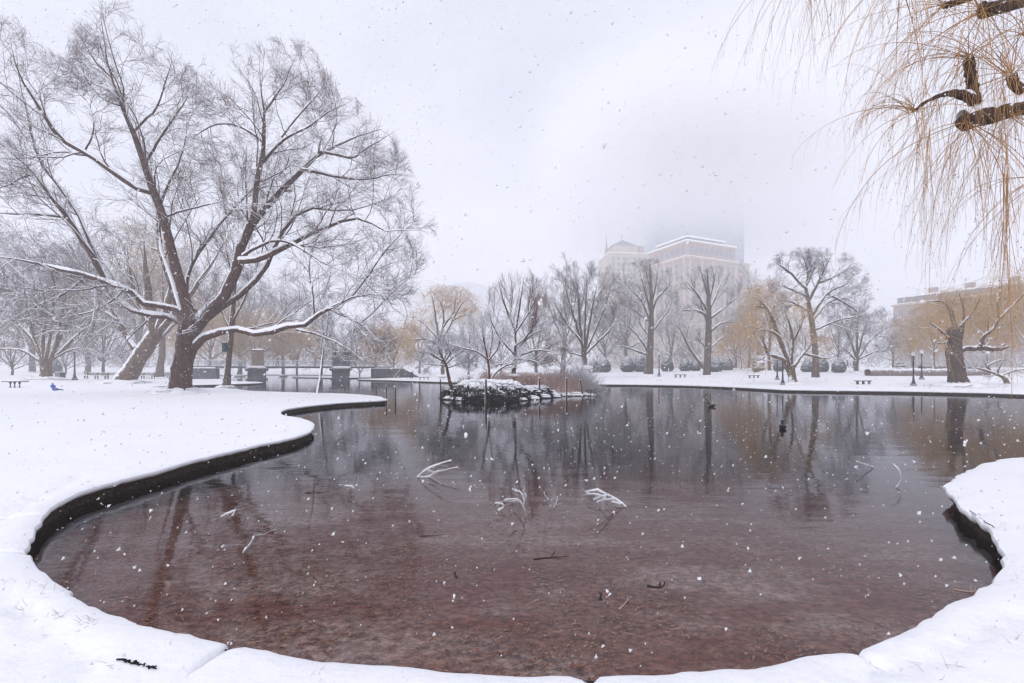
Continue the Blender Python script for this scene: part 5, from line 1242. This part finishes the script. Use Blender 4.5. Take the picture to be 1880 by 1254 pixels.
# green box on the mossy trunk
bt = place(414, 711); Db = bt[1] - .28; c = at(413, 638, Db); root = empty('nest_box', tuple(c - [0, 0, .38])); tag(root, 'dark green box fixed to the slim mossy trunk', 'nest box')
MB().box((0, 0, .38), (.36, .26, .76)).build('box_body', M['green_box'], root); MB().box((0, -.02, .78), (.42, .34, .05)).build('roof', M['green_box'], root); MB().box((.19, 0, .38), (.02, .22, .66)).build('side_panel', M['cream_box'], root); MB().box((0, 0, .82), (.40, .32, .04), taper=.9).build('snow', M['snow'], root)

# ------------------------------------------------------------------ footbridge
DB = 88.0
BC = np.array([(540 - CX) / F * DB, DB]); _v = norm(BC); BU = np.array([_v[1], -_v[0]])      # the bridge lies square to the line of sight
def bxp(px): k = (px - CX) / F; return (k * BC[1] - BC[0]) / (BU[0] - k * BU[1])
def bzp(py): return HC + (HOR - py) / F * DB
def bworld(px, dy, z): s_ = bxp(px); return (BC[0] + BU[0] * s_ + _v[0] * dy, BC[1] + BU[1] * s_ + _v[1] * dy, z)
br = empty('footbridge', (BC[0], BC[1], 0), math.atan2(BU[1], BU[0])); tag(br, 'low stone-piered suspension footbridge across the pond, behind the great tree', 'bridge')
ob = np.zeros(3)
def L(m, name, mat, smooth=False):
    return m.build(name, mat, br, smooth)
def loc_(px, py, dy=0): return np.array([bxp(px), dy, bzp(py)])
x0, x1 = bxp(352) - ob[0], bxp(716) - ob[0]; zd = bzp(674.5)
L(MB().box(((x0 + x1) / 2, 0, zd), (x1 - x0, 4.2, .30)), 'deck', M['granite']); L(MB().box(((x0 + x1) / 2, 0, zd + .20), (x1 - x0 - .02, 4.0, .09)), 'deck_snow', M['snow'])
for y in (-2.05, 2.05):
    L(MB().box(((x0 + x1) / 2, y, zd + .19), (x1 - x0, .18, .10)), 'kerb_beam', M['iron_pale'])
    m = MB()
    for q in range(61): m.box((x0 + (x1 - x0) * q / 60, y, zd + .72), (.05, .05, 1.0))
    o = L(m, 'balusters', M['iron_pale']); o['kind'] = 'stuff'
    for h in (.62, 1.0, 1.24): L(MB().box(((x0 + x1) / 2, y, zd + h), (x1 - x0, .06, .05)), 'rail', M['iron_pale'])
    L(MB().box(((x0 + x1) / 2, y, zd + 1.285), (x1 - x0, .09, .04)), 'rail_snow', M['snow'])
def pier(px, w):
    x = bxp(px) - ob[0]; W = w / F * DB; z0, z1 = -.9, bzp(676.5); m = MB()
    m.box((x, 0, (z0 + z1) / 2 - .15), (W * .92, 4.0, z1 - z0 - .3)); L(m, 'pier', M['granite'])
    m = MB().box((x, 0, z1 - .25), (W * 1.1, 4.6, .5), taper=1.12); L(m, 'pier_cap', M['granite']); L(MB().box((x, -2.3, z1 + .30), (W * 1.1, .5, .35), taper=.7), 'cap_snow', M['snow'])
    L(MB().box((x, 0, -.25), (W * 1.1, 4.6, .5)), 'pier_foot', M['granite'])
pier(472, 29); pier(625, 31)
def tower(px, w, top, mat):
    x = bxp(px) - ob[0]; W = w / F * DB; zt = bzp(top); zb = zd + .2
    for y in (-1.95, 1.95):
        n = 5; hh = (zt - zb) / n
        for q in range(n): L(MB().box((x, y, zb + hh * (q + .5)), (W * (1 if q % 2 else .965), .9, hh - .02)), 'stone_course', mat)
        L(MB().box((x, y, zt + .1), (W * 1.15, 1.1, .2)), 'coping', mat); L(MB().box((x, y, zt + .28), (W * 1.1, 1.0, .18), taper=.7), 'tower_snow', M['snow'])
        L(MB().lathe([(.12, 0), (.05, .15), (.16, .3), (.02, .5)], c=(x, y, zt + .3), n=8), 'finial', M['iron_pale'])
tower(474, 17, 646, M['sandstone']); tower(617, 12, 648, M['granite']); tower(633, 12, 648, M['granite'])
# hangers
for y in (-1.95, 1.95):
    for a, b2, ya, yb in ((474, 400, 650, 668), (474, 545, 650, 670), (617, 545, 652, 670), (633, 700, 652, 670), (617, 575, 655, 668), (474, 430, 655, 668)):
        L(MB().tube([loc_(a, ya, y), (loc_(a, ya, y) + loc_(b2, yb, y)) / 2 - [0, 0, .15], loc_(b2, yb, y)], .05, 5), 'cable', M['iron_pale'])
# abutments
def abut(pa, pb_, side):
    xa, xb = bxp(pa) - ob[0], bxp(pb_) - ob[0]; z1 = bzp(676.5)
    L(MB().box(((xa + xb) / 2, 0, z1 / 2 - .5), (abs(xb - xa), 4.4, z1 + 1)), 'abutment', M['granite']); L(MB().box(((xa + xb) / 2, -2.1, z1 + .1), (abs(xb - xa), .5, .2), taper=.9), 'abutment_snow', M['snow'])
abut(684, 734, 1); abut(352, 400, -1)
for q in range(9):      # stairs down to the right
    zt = bzp(676.5) - q * .20
    L(MB().box((bxp(734) - ob[0] + .25 + q * .38, -.6, zt / 2 - .3), (.40, 3.2, zt + .6)), 'step', M['granite']); L(MB().box((bxp(734) - ob[0] + .25 + q * .38, -.6, zt + .05), (.38, 3.1, .09)), 'step_snow', M['snow'])
for y in (-2.3, 1.1): L(MB().tube([loc_(736, 670, y), loc_(716, 694, y - 1.5)], .09, 6), 'handrail', M['iron_pale'])

# ------------------------------------------------------------------ people
def person(name, loc, rz, H, J, label, coat, legs, skin=(0.35, .2, .15), group=None, hair=(.03, .02, .02), scale=1.0, extra_bits=None):
    """J: joint positions at standing height 1.0"""
    edges = [('pelvis','chest'),('chest','neck'),('neck','head'),('head','crown'),('chest','ls'),('ls','le'),('le','lh'),('chest','rs'),('rs','re'),('re','rh'),('pelvis','lk0'),('lk0','lk'),('lk','lf'),('lf','lt'),('pelvis','rk0'),('rk0','rk'),('rk','rf'),('rf','rt')]
    rad = dict(pelvis=.088, chest=.10, neck=.034, head=.058, crown=.05, ls=.055, le=.038, lh=.026, rs=.055, re=.038, rh=.026, lk0=.062, lk=.042, lf=.030, lt=.024, rk0=.062, rk=.042, rf=.030, rt=.024)
    names = list(rad); me = bpy.data.meshes.new('body'); me.from_pydata([Vector(J[n]) * H for n in names], [(names.index(a), names.index(b)) for a, b in edges], [])
    ob_ = bpy.data.objects.new('tmp', me); COL.objects.link(ob_); sk = ob_.modifiers.new('s', 'SKIN'); sk.use_smooth_shade = True
    for q, n in enumerate(names): r = rad[n] * H; me.skin_vertices[0].data[q].radius = (r, r); me.skin_vertices[0].data[q].use_root = (n == 'pelvis')
    ob_.modifiers.new('b', 'SUBSURF').levels = 1
    dg = bpy.context.evaluated_depsgraph_get(); nm = bpy.data.meshes.new_from_object(ob_.evaluated_get(dg)); bpy.data.objects.remove(ob_)
    nm.materials.clear()
    for mt in (flat('coat', coat, .8, .1), flat('trousers', legs, .8, .1), flat('skin', skin, .6, .05), flat('hair', hair, .8, .1)): nm.materials.append(mt)
    jn = np.array([J[n] for n in names]) * H; kind = {'pelvis': 0, 'chest': 0, 'neck': 0, 'head': 2, 'crown': 3, 'ls': 0, 'le': 0, 'lh': 2, 'rs': 0, 're': 0, 'rh': 2, 'lk0': 1, 'lk': 1, 'lf': 1, 'lt': 3, 'rk0': 1, 'rk': 1, 'rf': 1, 'rt': 3}
    for p in nm.polygons: p.material_index = kind[names[int(np.argmin(((jn - np.array(p.center)) ** 2).sum(1)))]]; p.use_smooth = True
    root = empty('person', loc, rz); tag(root, label, 'person', group); link('body', nm, root)
    if extra_bits: extra_bits(root, H)
    return root
walk = dict(pelvis=(0,0,.52), chest=(.01,0,.72), neck=(.02,0,.84), head=(.04,0,.91), crown=(.03,0,.965), ls=(.01,.11,.80), le=(-.05,.14,.64), lh=(.05,.14,.52), rs=(.01,-.11,.80), re=(.04,-.14,.64), rh=(.15,-.12,.56), lk0=(.0,.055,.48), lk=(.10,.06,.28), lf=(.08,.06,.05), lt=(.16,.06,.03), rk0=(0,-.055,.48), rk=(-.03,-.06,.28), rf=(-.16,-.06,.07), rt=(-.09,-.06,.03))
hold = dict(walk); hold.update(le=(.10,.13,.68), lh=(.24,.05,.76), re=(.11,-.12,.68), rh=(.25,-.04,.75), head=(.06,0,.90))
bend = dict(walk); bend.update(chest=(-.10,0,.69), neck=(-.17,0,.80), head=(-.21,0,.86), crown=(-.23,0,.92), ls=(-.11,.11,.77), rs=(-.11,-.11,.77), le=(-.18,.14,.62), lh=(-.30,.12,.60), re=(-.17,-.14,.62), rh=(-.28,-.12,.57))
def pack(root, H): MB().ball((-.13 * H, 0, .72 * H), (.08 * H, .09 * H, .13 * H), 10, 7).build('backpack', flat('backpack', (.02, .02, .025), .8), root, True)
def phone(root, H): MB().box((.27 * H, 0, .77 * H), (.02, .12, .09)).build('camera_held', M['iron'], root)
zdk = zd + .24
person('person', bworld(510, -.6, zdk), 0, 1.62, hold, 'person in dark clothes on the footbridge holding something up with both hands', (.03, .035, .05), (.03, .03, .045), extra_bits=phone)
person('person', bworld(579, .4, zdk), 1.2, 1.55, walk, 'person in a red coat on the footbridge beside the thin sapling', (.35, .03, .04), (.05, .04, .06))
person('person', bworld(449, .5, zdk), 2.0, 1.6, walk, 'person in a tan coat on the footbridge left of the first tower', (.38, .20, .10), (.16, .11, .08))
b_ = place(755, 696.3); person('person', tuple(b_), math.pi, 1.62 * b_[1] / 84, bend, 'person in grey walking bent towards the bridge stairs on the snowy bank', (.07, .075, .09), (.035, .035, .045), extra_bits=lambda r, H: MB().ball((.02 * H, 0, .74 * H), (.09 * H, .10 * H, .13 * H), 10, 7).build('backpack', flat('backpack', (.05, .05, .06), .8), r, True))
sit = dict(pelvis=(0,0,.09), chest=(-.10,0,.27), neck=(-.12,0,.38), head=(-.11,0,.46), crown=(-.12,0,.52), ls=(-.10,.11,.34), le=(-.18,.15,.22), lh=(-.20,.17,.07), rs=(-.10,-.11,.34), re=(.0,-.14,.26), rh=(.10,-.12,.18), lk0=(.04,.06,.09), lk=(.24,.08,.13), lf=(.44,.09,.06), lt=(.45,.09,.13), rk0=(.04,-.06,.09), rk=(.23,-.08,.18), rf=(.42,-.09,.08), rt=(.44,-.09,.15))
b_ = place(100, 718.5); person('person', tuple(b_), 0, 1.15, sit, 'child in bright blue snowsuit sitting on the snow with legs stretched out', (.05, .15, .55), (.04, .08, .35), hair=(.22, .14, .06))
b_ = place(1560, 683.5); 
for q, (px, D_, lab, cc) in enumerate([(1568, 88, 'tiny dark walker in the haze left of the long hedge', (.04, .04, .05)), (1556, 92, 'tiny grey walker beside the purplish tree foot', (.08, .08, .1))]):
    x = (px - CX) / F * D_; person('person', (x, D_, terrain(x, D_)), 1.5 + q, 1.65, walk, lab, cc, (.03, .03, .04), group='distant walkers')

# ------------------------------------------------------------------ buildings
def brickish(name, c1, c2, scale):
    m, nt, b = material(name, .9); n = noise_node(nt, scale, 3); r = ramp(nt, n.outputs['Fac'], [(.35, c1), (.65, c2)]); nt.links.new(r.outputs[0], b.inputs['Base Color']); return m
M['brick'] = brickish('brick', (.26, .16, .125), (.35, .23, .18), .3); M['pale'] = brickish('pale_panel', (.58, .59, .64), (.64, .65, .70), .2); M['limestone'] = brickish('limestone', (.36, .28, .20), (.46, .37, .27), .2)
M['glass'] = flat('window_glass', (.10, .14, .20), .15, .1); M['slate'] = brickish('slate', (.10, .10, .12), (.16, .16, .18), .3); M['blueglass'] = flat('tower_glass', (.13, .19, .27), .15, .08, .05)
M['mansion'] = brickish('mansion_brick', (.22, .16, .14), (.30, .23, .20), .3)
def block(root, name, corner, ux, uy, Lx, Ly, z0, z1, mat):
    o = np.array(root.location); c = np.array(corner, float); P = [c, c + ux * Lx, c + ux * Lx + uy * Ly, c + uy * Ly]
    V = [(p[0], p[1], z0) for p in P] + [(p[0], p[1], z1) for p in P]
    m = MB().add(np.array(V) - o, [[0,3,2,1],[4,5,6,7],[0,1,5,4],[1,2,6,5],[2,3,7,6],[3,0,4,7]]); return m.build(name, mat, root)
win_cache = {}
def window_mesh(w, h):
    k = (round(w, 2), round(h, 2))
    if k not in win_cache:
        m = MB().box((0, -.04, 0), (w, .12, h)); me = MB(); me.box((0, -.06, -h / 2 - .12), (w + .3, .24, .2))
        a = mesh_np('window', np.concatenate(m.V), np.concatenate(m.Q), False, M['glass']); b2 = mesh_np('window_frame', np.concatenate(me.V), np.concatenate(me.Q), False, M['limestone']); win_cache[k] = (a, b2)
    return win_cache[k]
def windows(root, c, u, nrm, Lx, n, zs, w, h, inset=.06, frame=True):
    rz = math.atan2(u[1], u[0]); o0 = np.array(root.location)
    a, b2 = window_mesh(w, h)
    for z in zs:
        for q in range(n):
            p = np.array(c, float) + u * Lx * (q + .5) / n
            o = bpy.data.objects.new('window', a); COL.objects.link(o); o.parent = root; o.location = (p[0] - o0[0], p[1] - o0[1], z - o0[2]); o.rotation_euler = (0, 0, rz)
            if frame: f = bpy.data.objects.new('sill', b2); COL.objects.link(f); f.parent = o
# main hotel
k1 = np.array([100.0, 260.0]); ux = norm(np.array([47.0, 21.0])); uy = norm(np.array([-21.0, 47.0]))
ht = empty('hotel', (k1[0], k1[1], 0)); tag(ht, 'stepped tan brick hotel corner fading in the haze behind the lawn trees', 'building')
block(ht, 'wall', k1, ux, uy, 51, 36, 0, 66, M['brick']); block(ht, 'cornice', k1 - ux * .5 - uy * .5, ux, uy, 52, 37, 66, 67.2, M['limestone']); block(ht, 'roof_snow', k1 - ux * .3 - uy * .3, ux, uy, 51.6, 36.6, 67.2, 67.6, M['snow'])
k2 = k1 + ux * 1.5 + uy * 1.5; block(ht, 'upper_storey', k2, ux, uy, 39, 32, 67.2, 75.4, M['brick']); block(ht, 'upper_cornice', k2 - ux * .5 - uy * .5, ux, uy, 40, 33, 75.4, 76.3, M['limestone']); block(ht, 'upper_snow', k2 - ux * .7 - uy * .7, ux, uy, 40.4, 33.4, 76.3, 77.1, M['snow'])
k3 = k2 + ux * 3 + uy * 3; block(ht, 'penthouse', k3, ux, uy, 30, 25, 76.8, 79.6, M['slate']); block(ht, 'penthouse_snow', k3 - ux * .6 - uy * .6, ux, uy, 31.2, 26.2, 79.6, 80.5, M['snow'])
block(ht, 'chimney', k3 + ux * 2 + uy * 2, ux, uy, 2, 2, 80.5, 82, M['brick']); block(ht, 'chimney', k3 + ux * 14 + uy * 3, ux, uy, 4, 2, 80.5, 81.5, M['brick'])
for q in range(6): block(ht, 'pilaster', k1 + ux * (1 + q * 9.2) - uy * .35, ux, uy, 2.2, .3, 0, 65.9, M['limestone'])
for q in range(5): block(ht, 'pilaster', k1 + uy * (1 + q * 8) - ux * .35, ux, uy, .3, 2.0, 0, 65.9, M['limestone'])
zs = [62.3 - 3.6 * q for q in range(11)]
windows(ht, k1 + ux * 1.5, ux, uy, 48, 10, zs, 1.9, 2.3); windows(ht, k1 + uy * 36 - uy * .5, -uy, ux, 34, 8, zs, 1.9, 2.3, frame=True)
windows(ht, k2 + ux * 1.5, ux, uy, 36, 9, [71.6], 2.4, 3.6); windows(ht, k2 + uy * 31, -uy, ux, 30, 7, [71.6], 2.4, 3.6)
for z_ in (17, 30, 52.5): block(ht, 'string_course', k1 - ux * .42 - uy * .42, ux, uy, 51.5, 36.5, z_, z_ + .6, M['limestone'])
# left neighbour with hipped roof and spire
k4 = np.array([69.0, 322.0]); e1, e2 = np.array([1.0, 0.12]), np.array([-.12, 1.0]); e1, e2 = norm(e1), norm(e2)
nb = empty('office_building', (k4[0], k4[1], 0)); tag(nb, 'pale office building with small pyramid roof left of the hotel in the haze', 'building')
block(nb, 'wall', k4, e1, e2, 29, 26, 0, 85, M['limestone']); block(nb, 'roof_snow', k4, e1, e2, 29, 26, 85, 85.5, M['snow']); k5 = k4 + e1 * 4 + e2 * 3; block(nb, 'attic', k5, e1, e2, 18, 14, 85.5, 91, M['limestone'])
c5 = k5 + e1 * 9 + e2 * 7
MB().add(np.array([(*(k5 - e1), 91), (*(k5 + e1 * 19), 91), (*(k5 + e1 * 19 + e2 * 15), 91), (*(k5 - e1 + e2 * 15), 91), (*c5, 97)]) - [k4[0], k4[1], 0], None, [[0,1,4],[1,2,4],[2,3,4],[3,0,4]]).build('roof', M['slate'], nb)
MB().tube([(c5[0] - k4[0], c5[1] - k4[1], 96), (c5[0] - k4[0], c5[1] - k4[1], 101)], .25, 5).build('flagpole', M['iron'], nb)
block(nb, 'chimney', k4 + e1 * 24 + e2 * 4, e1, e2, 3.5, 4, 85.5, 91.5, M['brick'])
windows(nb, k4 + e1 * 1, e1, e2, 27, 7, [81 - 4 * q for q in range(7)], 2.0, 2.4, frame=False)
sp = empty('spire', ((1113.5 - CX) / F * 380, 380, 0)); tag(sp, 'faint slender tower with a needle spire, farthest left of the hazy skyline group', 'spire')
MB().box((0, 0, 47), (4.2, 4.2, 94)).build('shaft', M['limestone'], sp); MB().box((0, 0, 97), (3.4, 3.4, 6), taper=.85).build('belfry', M['limestone'], sp); MB().lathe([(1.7, 100), (.9, 104), (.35, 108), (.05, 117)], n=8).build('needle', M['slate'], sp)
# glass skyscraper swallowed by cloud
DT = 480.0; tx0, tx1 = (1204 - CX) / F * DT, (1366 - CX) / F * DT
gt = empty('skyscraper', (tx0, DT, 0)); tag(gt, 'blue-grey glass skyscraper vanishing upwards into low cloud behind the hotel', 'skyscraper')
TOP = 250.0
MB().box(((tx1 - tx0) / 2, 20, TOP / 2), (tx1 - tx0, 40, TOP)).build('glass_wall', M['blueglass'], gt)
for q in range(38): MB().box(((tx1 - tx0) / 2, -.06, 8 + q * 6), (tx1 - tx0, .1, .5)).build('floor_band', M['slate'], gt)
# domed roof building
DD = 392.0
dm = empty('arena', ((856 - CX) / F * DD, DD, 0)); tag(dm, 'very faint broad building with curved roof above the yellow willow', 'building')
xs = np.linspace(-30, 30, 24); zr = 77.5 - 9.0 * (xs / 27) ** 2; n = len(xs)
V = np.concatenate([np.stack([xs, 0 * xs, zr], 1), np.stack([xs, 0 * xs + 40, zr], 1), np.stack([xs, 0 * xs, 0 * xs], 1), np.stack([xs, 0 * xs + 40, 0 * xs], 1)])
i = np.arange(n - 1); MB().add(V, np.concatenate([np.stack([i, i + 1, n + i + 1, n + i], 1), np.array([[0, n, 3 * n, 2 * n], [n - 1, 3 * n - 1, 4 * n - 1, 2 * n - 1]])])).build('roof', M['snow'], dm)
MB().add(np.concatenate([V[:n], V[2 * n:3 * n]]), np.stack([n + i, n + i + 1, i + 1, i], 1)).build('wall', M['pale'], dm)
# brick mansion block on the right
m0 = np.array([(1640 - CX) / F * 195, 195.0]); m1 = np.array([(1960 - CX) / F * 150, 150.0]); Lm = np.linalg.norm(m1 - m0); mu_ = norm(m1 - m0); mv_ = np.array([-mu_[1], mu_[0]])
if mv_[1] < 0: mv_ = -mv_
ms = empty('mansion_block', (m0[0], m0[1], 0)); tag(ms, 'long brick mansion block with snowy mansard roof at the right behind the willows', 'building')
def zat(py, D): return HC + (HOR - py) / F * D
zc = zat(563, 195); zr = zat(551, 195)
block(ms, 'wall', m0, mu_, mv_, Lm, 14, -2, zc, M['mansion']); block(ms, 'cornice', m0 - mu_ * .5 - mv_ * .6, mu_, mv_, Lm + 1, 15, zc, zc + .7, M['limestone']); block(ms, 'cornice_snow', m0 - mu_ * .5 - mv_ * .6, mu_, mv_, Lm + 1, 14.8, zc + .7, zc + 1.0, M['snow'])
block(ms, 'mansard', m0 + mu_ * 1 + mv_ * 1, mu_, mv_, Lm - 2, 12, zc + 1.0, zr + .6, M['slate']); block(ms, 'roof_snow', m0 + mu_ * .4 + mv_ * .4, mu_, mv_, Lm - 1, 13, zr + .6, zr + 1.3, M['snow'])
for q, s_ in enumerate((.22, .45, .7)): block(ms, 'chimney', m0 + mu_ * Lm * s_ + mv_ * 3, mu_, mv_, 2.6, 1.6, zr + 1.3, zr + 3.6, M['mansion'])
windows(ms, m0 + mu_ * 1, mu_, mv_, Lm - 2, 13, [zc - 3.2 - 4.2 * q for q in range(5)], 1.5, 2.4); windows(ms, m0 + mu_ * 1 + mv_ * 1, mu_, mv_, Lm - 2, 9, [zc + 2.2], 1.3, 1.7)

# ------------------------------------------------------------------ little things on the snow
rg = RG(600); Ps = []
spots = [(155, 1140, 14), (100, 1130, 8), (40, 1120, 6), (70, 1078, 6), (85, 1085, 6), (10, 1070, 5), (198, 1222, 4), (570, 1240, 4), (1870, 1180, 4), (1750, 1225, 5), (1700, 1235, 3), (1870, 1060, 4), (60, 912, 5), (30, 927, 4), (120, 845, 4), (330, 1160, 2), (1840, 955, 4), (1620, 1030, 0)]
for x, y, n in spots:
    for q in range(n):
        p = np.array([*gp(x + rg.normal(0, 14), y + rg.normal(0, 6)), 0.0]); 
        if inside(pond, np.array([p[0]]), np.array([p[1]]))[0]: continue
        a = rg.uniform(0, 6.28); L_ = rg.uniform(.02, .07); up_ = rg.uniform(.1, 1.2); d = norm(np.array([math.cos(a), math.sin(a), up_])); Ps.append([p, p + d * L_ * .5, p + d * L_ + rg.normal(0, .008, 3)])
P = np.array(Ps); v, f = tubes(P, np.repeat([[.0014, .0012, .0006]], len(P), 0), 3); o = link('dry_grass', mesh_np('dry_grass', v, f, False, M['reed'])); tag(o, 'thin dry grass blades poking through the foreground snow', 'grass', kind='stuff')
# black strip laid along the gap behind the raised coping slab, bottom left
rgg = RG(3); m = MB()
for t0_, t1_ in ((0, .66), (.72, .93)):
    tt = np.linspace(t0_, t1_, max(5, int((t1_ - t0_) * 60))); pts_ = np.array([[*gp(215 + t * 76, 1209 + 20 * t ** 1.1), -0.0005] for t in tt]) + rgg.normal(0, .0045, (len(tt), 3)) * [1, 1, .3]
    m.tube(pts_, .0022 + .0042 * np.abs(rgg.standard_normal(len(tt))) * np.sin(np.pi * np.linspace(.05, .95, len(tt))), 6)
for t in np.linspace(.04, .98, 60):  # black beads stand in for the shade missing from the snow-lit slab joint
    p = np.array([*(JW[0][0] * (1 - t) + JW[0][1] * t), -0.050]) + rgg.normal(0, .002, 3); m.ball(tuple(p), (0.010, 0.008, 0.012), 5, 4)
tag(m.build('dark_gap_strip', M['brush'], smooth=True), 'black strip laid along the gap behind the snowy kerb slab at bottom left, with dark beads as shade in its joint', 'dark strip', kind='stuff')

# roots and flecks round tree feet
rg = RG(610); m = MB()
for cx_, cy_, n, sx, sy in [(330, 722, 26, 26, 5), (240, 704, 22, 40, 3), (1765, 711, 22, 45, 2.5), (1220, 700, 4, 10, 2), (1260, 690, 3, 30, 2), (60, 690, 4, 10, 2)]:
    for q in range(n):
        px, py = cx_ + rg.normal(0, sx), cy_ + rg.uniform(-1, 1) * sy; b_ = place(px, max(py, 684)); k_ = b_[1] / F
        m.ball(tuple(b_ + [0, 0, .01]), (rg.uniform(.6, 2.4) * k_, rg.uniform(.5, 1) * k_, rg.uniform(.3, .9) * k_), 6, 4)
o = m.build('root_flecks', M['bark_far'], smooth=True); tag(o, 'dark roots and bark bits showing through snow round the tree feet', 'roots', kind='stuff')

# ------------------------------------------------------------------ falling snow
rg = RG(700); n = 38000
D = (rg.random(n) * (14 ** 2 - 1.5 ** 2) + 1.5 ** 2) ** .5
x = rg.uniform(-1.3, 1.3, n) * D; z = HC + rg.uniform(-0.75, 0.95, n) * D
ok = z > 0.1; x, D, z = x[ok], D[ok], z[ok]; n = len(x)
r = .0022 + .0032 * rg.random(n) ** 2
tv_ = np.array([(1, 1, 1), (1, -1, -1), (-1, 1, -1), (-1, -1, 1.0)]); tf_ = np.array([[0, 1, 2], [0, 3, 1], [0, 2, 3], [1, 3, 2]])
a_ = rg.uniform(0, 6.28, n); c_, s_ = np.cos(a_), np.sin(a_)
V = tv_[None] * r[:, None, None] * rg.uniform(.6, 1.4, (n, 4, 1))
V = np.stack([V[..., 0] * c_[:, None] - V[..., 1] * s_[:, None], V[..., 0] * s_[:, None] + V[..., 1] * c_[:, None], V[..., 2] * 1.2], -1); V[..., 0] += V[..., 2] * .3
V = V + np.stack([x, D, z], 1)[:, None]
fl = link('falling_snow', mesh_np('falling_snow', V.reshape(-1, 3), ((np.arange(n) * 4)[:, None, None] + tf_[None]).reshape(-1, 3), True, M['flake'])); tag(fl, 'snowflakes falling all through the air', 'snowflakes', kind='stuff')

m = MB(); rg = RG(710)
for q in range(420):
    D_ = 1.3 + 7 * rg.random() ** .6; x_ = rg.uniform(-1.2, 1.2) * D_; z_ = HC + rg.uniform(-.65, .85) * D_
    if z_ < .1: continue
    for _ in range(3): r_ = rg.uniform(.0028, .0062); m.ball((x_ + rg.normal(0, .004), D_ + rg.normal(0, .004), z_ + rg.normal(0, .006)), (r_, r_, r_ * 1.3), 6, 4)
tag(m.build('big_flakes', M['flake'], smooth=True), 'larger clumped snowflakes drifting near the camera', 'snowflakes', kind='stuff')

# ------------------------------------------------------------------ haze
mh = bpy.data.materials.new('haze'); mh.use_nodes = True; nt = mh.node_tree
for n_ in list(nt.nodes): nt.nodes.remove(n_)
oo = N(nt, 'ShaderNodeOutputMaterial'); pv = N(nt, 'ShaderNodeVolumePrincipled'); pv.inputs['Color'].default_value = (0.965, 0.97, 0.995, 1); pv.inputs['Density'].default_value = HAZE; pv.inputs['Anisotropy'].default_value = 0.0
nt.links.new(pv.outputs[0], oo.inputs['Volume'])
hz = MB().box((0, 100, 50), (1700, 610, 100)); hz.V[0][:, 2] = np.where(hz.V[0][:, 2] > 50, 120, -6.6)
ho = hz.build('haze', mh); tag(ho, 'snowy mist hanging in the air over the whole park', kind='stuff')

# low cloud bank round the skyscraper, beyond the haze
mc = bpy.data.materials.new('low_cloud'); mc.use_nodes = True; nt = mc.node_tree
for n_ in list(nt.nodes): nt.nodes.remove(n_)
oo = N(nt, 'ShaderNodeOutputMaterial'); pv = N(nt, 'ShaderNodeVolumePrincipled'); pv.inputs['Color'].default_value = (0.995, 0.997, 1.0, 1)
tc = N(nt, 'ShaderNodeTexCoord'); sx_ = N(nt, 'ShaderNodeSeparateXYZ'); nt.links.new(tc.outputs['Object'], sx_.inputs[0])
def ss(src, a_, b_):
    m_ = N(nt, 'ShaderNodeMapRange', interpolation_type='SMOOTHERSTEP'); m_.inputs['From Min'].default_value = a_; m_.inputs['From Max'].default_value = b_; nt.links.new(src, m_.inputs['Value']); return m_.outputs[0]
def mul(a_, b_):
    m_ = N(nt, 'ShaderNodeMath', operation='MULTIPLY'); nt.links.new(a_, m_.inputs[0])
    if isinstance(b_, float): m_.inputs[1].default_value = b_
    else: nt.links.new(b_, m_.inputs[1])
    return m_.outputs[0]
ab = N(nt, 'ShaderNodeMath', operation='ABSOLUTE'); nt.links.new(sx_.outputs['X'], ab.inputs[0])
den = mul(mul(mul(ss(sx_.outputs['Z'], 110, 182), ss(sx_.outputs['Z'], 345, 230)), ss(ab.outputs[0], 230, 60)), 0.036)
nt.links.new(den, pv.inputs['Density']); nt.links.new(pv.outputs[0], oo.inputs['Volume'])
cb = MB().box((0, 0, 215), (480, 190, 270)); co = cb.build('low_cloud', mc, loc=(215, 503, 0)); tag(co, 'low snow cloud hiding the top of the skyscraper', kind='stuff')
